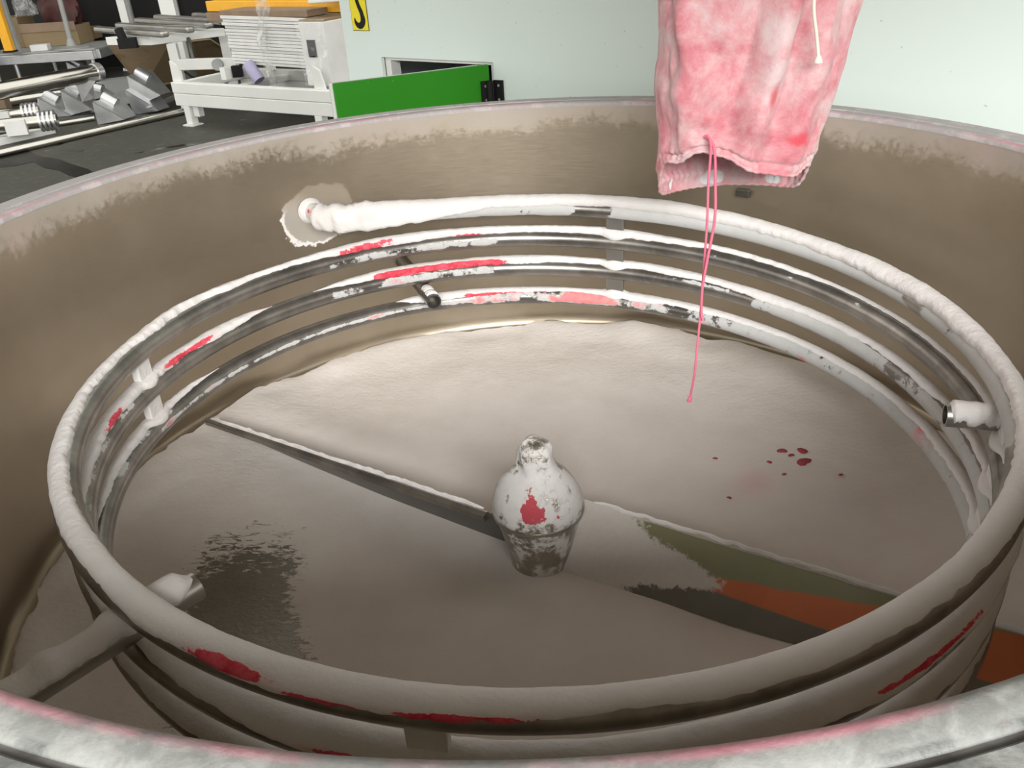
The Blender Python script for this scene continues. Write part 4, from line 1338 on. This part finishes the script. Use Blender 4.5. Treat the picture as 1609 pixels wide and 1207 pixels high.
zr_ = at_y(300, 100, 7.3).z
r0_ = at_y(275, 98, 7.3); r1_ = at_y(375, 110, 7.15)
MB().beam(Vector((r0_.x, r0_.y, zr_)), Vector((r1_.x, r1_.y, zr_)), 0.06, 0.095).build('side_rail', MT['white'], rt_, bevel=0.005)
rw = at_y(343, 101, 7.15)
MB().tube([Vector((rw.x, rw.y, rw.z)), Vector((rw.x, rw.y - 0.04, rw.z))], 0.05, 24).build('round_cover', MT['grey'], rt_, smooth=40)
hs0 = [at_y(px, py, 7.2) for px, py in ((290, 112), (300, 120), (315, 126), (330, 125), (342, 119), (350, 108))]
MB().tube(hs0, 0.012, 10).build('hose', MT['black'], rt_, smooth=60)
cl = at_y(187, 50, yt - 0.18); cl2 = at_y(196, 68, yt - 0.2)
m = MB(); m.beam(cl + ez * 0.03, cl2, 0.05, 0.07); m.box(cl2 + Vector((0.03, 0, -0.0)), 0.17, 0.06, 0.09); m.build('toggle_clamp', MT['black'], rt_, bevel=0.004)
MB().box(at_y(373, 112, 7.1) + ez * 0.0, 0.09, 0.06, 0.10).build('limit_switch', MT['black'], rt_, bevel=0.004)
MB().beam(at_y(296, 60, 7.4), at_y(306, 100, 7.25), 0.03, 0.03, (0, 1, 0)).build('dark_strut', MT['darksteel'], rt_)
# bars
for k, (x0, y0, x1, y1) in enumerate(((153, 46, 260, 54), (186, 40, 300, 47), (216, 32, 330, 40), (246, 27, 350, 34), (306, 24, 372, 28))):
    zt_ = tz + 0.075 + 0.004 * k
    a = at_z(x0, y0, zt_); b = at_z(x1, y1, zt_)
    br = MB(); br.beam(Vector((a.x, a.y, zt_)), Vector((b.x, b.y, zt_)), 0.085, 0.055)
    o = br.build('steel_bar', MT['steel'], None, bevel=0.02)
    tag(o, ('flat steel bar with rounded end, nearest on the white machine table', 'flat steel bar, second from the front on the white machine table', 'flat steel bar in the middle of the white machine table', 'flat steel bar, second from the back on the white machine table',
            'short steel bar at the back of the white machine table beside the panel stack')[k], 'bar', 'steel bars on the machine table')

# --- plywood sheet leaning against the machine table
q = [at_y(166, 68, 8.2), at_y(268, 66, 8.2), fz(284, 128), fz(224, 141)]
d_th = Vector((0.0, 0.018, 0.008))
m = MB(); m.add(q + [p + d_th for p in q], [(0, 1, 2, 3), (7, 6, 5, 4), (0, 4, 5, 1), (1, 5, 6, 2), (2, 6, 7, 3), (3, 7, 4, 0)])
ply = m.build('plywood_sheet', MT['ply'], None)
tag(ply, 'brown plywood sheet leaning below the white machine table', 'board')
q = [at_y(296, 66, 8.6), at_y(330, 62, 8.6), fz(400, 108), fz(310, 122)]
m = MB(); m.add(q + [p + d_th for p in q], [(0, 1, 2, 3), (7, 6, 5, 4), (0, 4, 5, 1), (1, 5, 6, 2), (2, 6, 7, 3), (3, 7, 4, 0)])
ply2 = m.build('plywood_sheet', MT['ply'], None)
tag(ply2, 'tan plywood sheet behind the rail of the white machine table', 'board')

# --- bright pipes lying on the floor


def floor_pipe(x0, y0, x1, y1, r, label, z=None, cap=True, ext=0.0):
    zz = r if z is None else z
    a = at_z(x0, y0, zz); b = at_z(x1, y1, zz)
    a = a + (a - b).normalized() * ext
    pr = thing('steel_pipe', Vector(((a.x + b.x) / 2, (a.y + b.y) / 2, max(0, zz - r))), label, 'pipe', 'bright steel pipes on the floor')
    m = MB(); m.tube([a, a.lerp(b, .5), b], r, 24, caps=False); m.tube([b, b.lerp(a, .02)], r * 0.9, 24)
    m.build('pipe_tube', MT['pipe'], pr, smooth=40)
    d = (b - a).normalized()
    if cap:
        m = MB(); m.tube([b - d * 0.05, b + d * 0.012], r * 1.16, 24); m.build('end_collar', MT['galv'], pr, smooth=40)
    return pr


floor_pipe(0, 241, 288, 175, 0.030, 'long bright steel pipe lying nearest on the dark floor', cap=False, ext=0.8)
floor_pipe(0, 162, 110, 145, 0.050, 'steel pipe on the floor just below the thick capped pipe', cap=False, ext=0.5)
floor_pipe(0, 143, 155, 113, 0.075, 'thick polished pipe with an end collar among the sheet metal hoppers', z=0.36, ext=0.6)
floor_pipe(60, 200, 148, 186, 0.022, 'thin dull pipe behind the nearest floor pipe', cap=False, ext=0.2)
for k, (px, py) in enumerate(((2, 168), (118, 142))):
    p = at_z(px, py, 0.12)
    sup = MB().box((p.x, p.y + 0.02, 0.14), 0.12, 0.16, 0.28, 0.2).build('support_block', MT['brown'], None, bevel=0.005)
    tag(sup, ('brown block under the left end of the thick pipe', 'brown block under the collar end of the thick pipe')[k], 'block')

# --- rollers with ribbed ends
for k, (x0, y0, x1, y1, lab) in enumerate(((-20, 200, 90, 188, 'steel roller with a ribbed collar end lying on a white bar'), (-20, 184, 62, 175, 'shorter steel roller half hidden behind the ribbed collar roller'))):
    a = at_z(x0, y0, 0.15); b = at_z(x1, y1, 0.15)
    ro = thing('steel_roller', Vector(((a.x + b.x) / 2, (a.y + b.y) / 2, 0.08)), lab, 'roller', 'rollers on the floor')
    d = (b - a).normalized()
    m = MB(); m.tube([a, b], 0.055, 24); m.build('roller_tube', MT['pipe'], ro, smooth=40)
    for j in range(4):
        c = b - d * (0.03 + 0.035 * j)
        m = MB(); m.tube([c, c + d * 0.018], 0.085, 24); m.build('rib', MT['galv'], ro, smooth=40)
    MB().box(b - d * 0.3 - Vector((0, 0.06, 0.02)), 0.16, 0.05, 0.12, math.atan2(d.y, d.x)).build('label_plate', MT['foam'], ro)
a = at_z(-10, 223, 0.03); b = at_z(80, 203, 0.03)
wb = MB().beam(a, b, 0.14, 0.06).build('white_bar', MT['white'], None, bevel=0.004)
tag(wb, 'white painted flat bar lying under the ribbed rollers', 'bar')

# --- triangular sheet metal hoppers scattered on the floor
HOP = [((146, 161, 196, 188, 155, 196), 'upright bright sheet metal hopper nearest the long floor pipe', 0.0, .30), ((60, 155, 112, 182, 60, 186), 'dark-mouthed sheet metal hopper behind the ribbed roller', 0.0, .22),
       ((95, 142, 145, 172, 108, 182), 'sheet metal hopper lying open beside the upright one', 0.0, .24), ((118, 125, 150, 128, 130, 160), 'sheet metal hopper hanging below the collar of the thick pipe', 0.12, .2),
       ((136, 140, 172, 150, 134, 160), 'small flat hopper left of the dark floor gap', 0.0, .16), ((200, 120, 252, 150, 210, 170), 'clear-cut steel hopper in front of the plywood sheet', 0.05, .3),
       ((196, 142, 250, 174, 212, 180), 'dull steel hopper leaning on the long floor pipe', 0.0, .3), ((104, 98, 130, 112, 108, 114), 'pale sheet metal hopper behind the thick pipe', 0.1, .2)]
for (x0, y0, x1, y1, x2, y2), lab, lift, dep in HOP:
    base2 = at_z(x2, y2, lift)
    yq = base2.y
    tri = [at_y(x0, y0, yq), at_y(x1, y1, yq), at_y(x2, y2, yq)]
    hp_ = thing('metal_hopper', Vector((base2.x, base2.y, max(0.0, lift))), lab, 'hopper', 'sheet metal hoppers on the floor')
    back = Vector((0.35, 1, 0)).normalized() * dep
    apex = (tri[1] + tri[2]) / 2 + back * 0.6
    t0 = tri[0]; t0b = tri[0] + back + Vector((0.02, 0, 0.01)); 
    m = MB(); m.add([tri[0], tri[1], tri[2]], [(0, 2, 1)])
    m.add([t0, tri[2], tri[2] + back * 0.8, t0b], [(0, 1, 2, 3)])
    m.add([t0, t0b, tri[1] + back * 0.5, tri[1]], [(0, 1, 2, 3)])
    o = m.build('sheet_body', MT['galv'], hp_)
    so = o.modifiers.new('solid', 'SOLIDIFY'); so.thickness = 0.008
    dd = (tri[1] - tri[0]).normalized()
    m = MB(); m.tube([t0.lerp(t0b, .5) + dd * 0.10, t0.lerp(t0b, .5) - dd * 0.03], 0.055, 18, caps=False); m.tube([t0.lerp(t0b, .5) + dd * 0.10, t0.lerp(t0b, .5) + dd * 0.02], 0.046, 18)
    o = m.build('spout_ring', MT['galv'], hp_, smooth=40)
p0 = at_z(232, 172, 0.05); p1 = at_z(275, 152, 0.05)
sb = MB().beam(p0, p1, 0.05, 0.03).build('flat_strip', MT['galv'], None)
tag(sb, 'short metal strip on the floor left of the white frame leg', 'strip')
p0 = at_z(170, 140, 0.012); p1 = at_z(60, 165, 0.012)
sheet = MB().add([at_z(152, 125, 0.012), at_z(206, 119, 0.012), at_z(216, 160, 0.012), at_z(160, 172, 0.012), at_z(152, 125, 0.002), at_z(206, 119, 0.002), at_z(216, 160, 0.002), at_z(160, 172, 0.002)],
                 [(3, 2, 1, 0), (4, 5, 6, 7), (0, 1, 5, 4), (1, 2, 6, 5), (2, 3, 7, 6), (3, 0, 4, 7)]).build('steel_sheet', MT['grey'], None)
tag(sheet, 'dull grey steel sheet lying flat under the scattered hoppers', 'sheet')

# --- aluminium workbench frame on the far left with cartons on it
yw = 9.6
WA = at_y(-30, 103, yw); WB = at_y(147, 80, yw)
wz = (WA.z + WB.z) / 2
bench = thing('aluminium_bench', Vector(((WA.x + WB.x) / 2, yw, 0)), 'low aluminium profile bench on levelling feet with cardboard boxes on it', 'bench')
bd = (WB - WA); bd.z = 0; bd.normalize(); bnrm = Vector((-bd.y, bd.x, 0))
WA = Vector((WA.x, WA.y, wz)); WB = Vector((WB.x, WB.y, wz))
MB().beam(WA, WB, 0.09, 0.10).build('front_rail', MT['galv'], bench, bevel=0.005)
MB().beam(WA + bnrm * 0.9, WB + bnrm * 0.9, 0.09, 0.10).build('back_rail', MT['galv'], bench, bevel=0.005)
MB().beam(WB + bnrm * 0.05, WB + bnrm * 0.85, 0.09, 0.10).build('end_rail', MT['galv'], bench, bevel=0.005)
m = MB(); m.add([WA + bnrm * 0.04 + ez * 0.052, WB + bnrm * 0.04 + ez * 0.052, WB + bnrm * 0.9 + ez * 0.052, WA + bnrm * 0.9 + ez * 0.052, WA + bnrm * 0.04 + ez * 0.066, WB + bnrm * 0.04 + ez * 0.066, WB + bnrm * 0.9 + ez * 0.066, WA + bnrm * 0.9 + ez * 0.066],
                [(3, 2, 1, 0), (4, 5, 6, 7), (0, 1, 5, 4), (1, 2, 6, 5), (2, 3, 7, 6), (3, 0, 4, 7)])
m.build('bench_top', MT['grey'], bench)
for t_, dd in ((0.30, 0.0), (0.97, 0.0), (0.12, 0.0), (0.30, 0.9), (0.97, 0.9)):
    p = WA.lerp(WB, t_) + bnrm * dd
    m = MB(); m.tube([Vector((p.x, p.y, wz - 0.05)), Vector((p.x, p.y, 0.05)), Vector((p.x, p.y, 0.035)), Vector((p.x, p.y, 0.0))], [0.022, 0.022, 0.06, 0.065], 14); m.build('levelling_foot', MT['galv'], bench, smooth=40)
zb_ = wz + 0.067
for (xa, xb, ytop, ybot, yy, nm_, mt, lab, cat) in ((40, 128, 42, 75, yw + 0.55, 'cardboard_box', 'card', 'large brown cardboard box on the aluminium bench', 'box'),
                                                   (10, 42, 27, 80, yw + 0.6, 'cardboard_box', 'card', 'narrow cardboard box at the left of the large brown one', 'box'),
                                                   (129, 145, 45, 76, yw + 0.97, 'cardboard_box', 'card', 'small dark cardboard box at the right of the large brown one', 'box')):
    a = at_y(xa, ybot, yy); b = at_y(xb, ybot, yy); c = at_y((xa + xb) / 2, ytop, yy)
    hgt = c.z - zb_
    t = thing(nm_, Vector(((a.x + b.x) / 2, yy + 0.2, zb_)), lab, cat, 'cardboard boxes on the bench')
    wx = b.x - a.x
    MB().box(((a.x + b.x) / 2, yy + 0.2, zb_ + hgt / 2), wx, 0.4, hgt).build('box_body', MT['card'], t, bevel=0.006)
    if wx > 0.4:
        m = MB(); m.beam(Vector((a.x, yy - 0.005, c.z)), Vector((b.x, yy - 0.005, c.z)), 0.012, 0.10); m.build('box_flap', MT['brown'], t)
a = at_y(62, 5, yw + 0.55); b = at_y(122, 30, yw + 0.55)
# crumpled red sheet and clear bag on the boxes


def blob(name, c, sx, sy, sz, mat, seed, amp=0.25, label=None, cat=None):
    vs = []; fs = []; n0 = Noise2(seed); nu, nv = 28, 16
    for i in range(nv + 1):
        p_ = PI * i / nv
        for k in range(nu):
            a_ = 2 * PI * k / nu
            q_ = 1 + amp * float(n0(math.cos(a_) * 2 + 9 + p_, math.sin(a_) * 2 + 9 + p_ * 1.7)) + amp * 0.5 * float(n0(math.cos(a_) * 5 + 9, math.sin(a_) * 5 + 9 + p_ * 5))
            vs.append(Vector(c) + Vector((sx * math.sin(p_) * math.cos(a_) * q_, sy * math.sin(p_) * math.sin(a_) * q_, max(-sz * 0.55, -sz * math.cos(p_) * q_) if False else max(-sz * 0.5, sz * math.cos(p_) * q_))))
    for i in range(nv):
        for k in range(nu):
            fs.append((i * nu + k, (i + 1) * nu + k, (i + 1) * nu + (k + 1) % nu, i * nu + (k + 1) % nu))
    o = obj(name, vs, fs, mat, None, smooth=35)
    tag(o, label, cat)
    return o


bt = at_y(84, 42, yw + 0.55).z
c1 = at_y(95, 15, yw + 0.75)
blob('crumpled_sheet', (c1.x, c1.y, bt + 0.15), 0.24, 0.17, 0.28, MT['red'], 8, 0.2, 'dark red crumpled sheet lying on the large cardboard box', 'sheet')
c1 = at_y(42, 14, yw + 0.72)
blob('plastic_bag', (c1.x - 0.03, c1.y, c1.z), 0.12, 0.13, 0.15, MT['clear'], 9, 0.3, 'crumpled clear plastic bag on the narrow cardboard box', 'bag')
c1 = at_y(137, 26, yw + 0.9)
nb_ = at_y(62, 80, yw + 0.1)
pap = MB().box((nb_.x, nb_.y + 0.05, zb_ + 0.035), 0.20, 0.12, 0.07, 0.1).build('paper_box', MT['foam'], None, bevel=0.004)
tag(pap, 'small white paper box on the front of the aluminium bench', 'box')
# leaning aluminium rod with foot on the bench
a = at_y(94, 0, yw + 0.2); b = at_y(113, 73, yw + 0.2)
rod = thing('support_stand', Vector((b.x, b.y, zb_)), 'grey rod stand with a flared foot in front of the large cardboard box', 'stand')
a = b + (a - b) * 1.4
MB().tube([a, b], 0.028, 14).build('rod', MT['grey'], rod, smooth=40)
MB().lathe([(0.0, 0.12), (0.03, 0.11), (0.06, 0.03), (0.19, 0.012), (0.20, 0.0), (0.0, 0.0)], 28, (b.x, b.y, zb_)).build('flared_foot', MT['grey'], rod, smooth=40)
# yellow post and grey post at the far left
a = at_y(-6, 0, yw - 0.15); b = at_y(17, 82, yw - 0.15)
yp = thing('yellow_post', Vector((b.x, b.y, b.z)), 'slim orange-yellow post at the far left edge of the bench', 'post')
b.z = max(b.z, zb_)
a2 = Vector((b.x, b.y, a.z + 0.5))
MB().box(((b.x), b.y, (b.z + a2.z) / 2), 0.10, 0.07, a2.z - b.z).build('post_body', MT['yellow'], yp, bevel=0.004)
MB().box((b.x, b.y, b.z + 0.01), 0.13, 0.1, 0.02).build('post_foot', MT['black'], yp)
a = at_y(26, 73, yw + 0.02)
gp = MB().box((a.x, a.y, (zb_ + a.z + 1.2) / 2), 0.06, 0.06, a.z + 1.2 - zb_).build('grey_post', MT['grey'], None, bevel=0.004)
tag(gp, 'thin grey upright profile beside the orange-yellow post', 'post')
pbx = fz(4, 132)
bb = MB().box((pbx.x - 0.12, pbx.y - 0.55, 0.22), 0.5, 0.5, 0.44).build('blue_drum_box', MT['blue'], None, bevel=0.02)
tag(bb, 'dark blue container under the bench at the left edge', 'container')

# --- dark machinery panels with white uprights behind
for k, (px, wpx, yy, lab) in enumerate(((196, 11, 10.6, 'narrow white upright of the dark machine behind the bars'), (267, 21, 10.2, 'wide white upright of the dark machine behind the bars'))):
    p = at_y(px, 20, yy); wd = wpx * (yy + 1.0) / F * 1.02
    up_ = MB().box((p.x, yy, 1.4), wd, 0.12, 2.8).build('white_upright', MT['white'], None, bevel=0.005)
    tag(up_, lab, 'post')
for k, (xa, xb, yy, lab) in enumerate(((118, 190, 11.0, 'black machine panel left of the narrow white upright'), (205, 258, 11.0, 'black machine panel between the two white uprights'), (278, 345, 10.8, 'black machine panel right of the wide white upright'))):
    a = at_y(xa, 20, yy); b = at_y(xb, 20, yy)
    t = thing('machine_enclosure', Vector(((a.x + b.x) / 2, yy, 0)), lab, 'panel', 'dark machine enclosures')
    MB().box(((a.x + b.x) / 2, yy, 1.4), b.x - a.x, 0.08, 2.8).build('panel_sheet', MT['black'], t, bevel=0.006)
    MB().box((a.x + 0.03, yy - 0.06, 1.4), 0.05, 0.04, 2.8).build('edge_profile', MT['grey'], t)
a = fz(150, 90)
rbx = MB().box((a.x + 0.1, a.y + 0.6, 0.3), 0.5, 0.5, 0.6, 0.2).build('dark_crate', MT['red'], None, bevel=0.01)
tag(rbx, 'dark red-brown crate between the bench and the plywood sheet', 'crate')
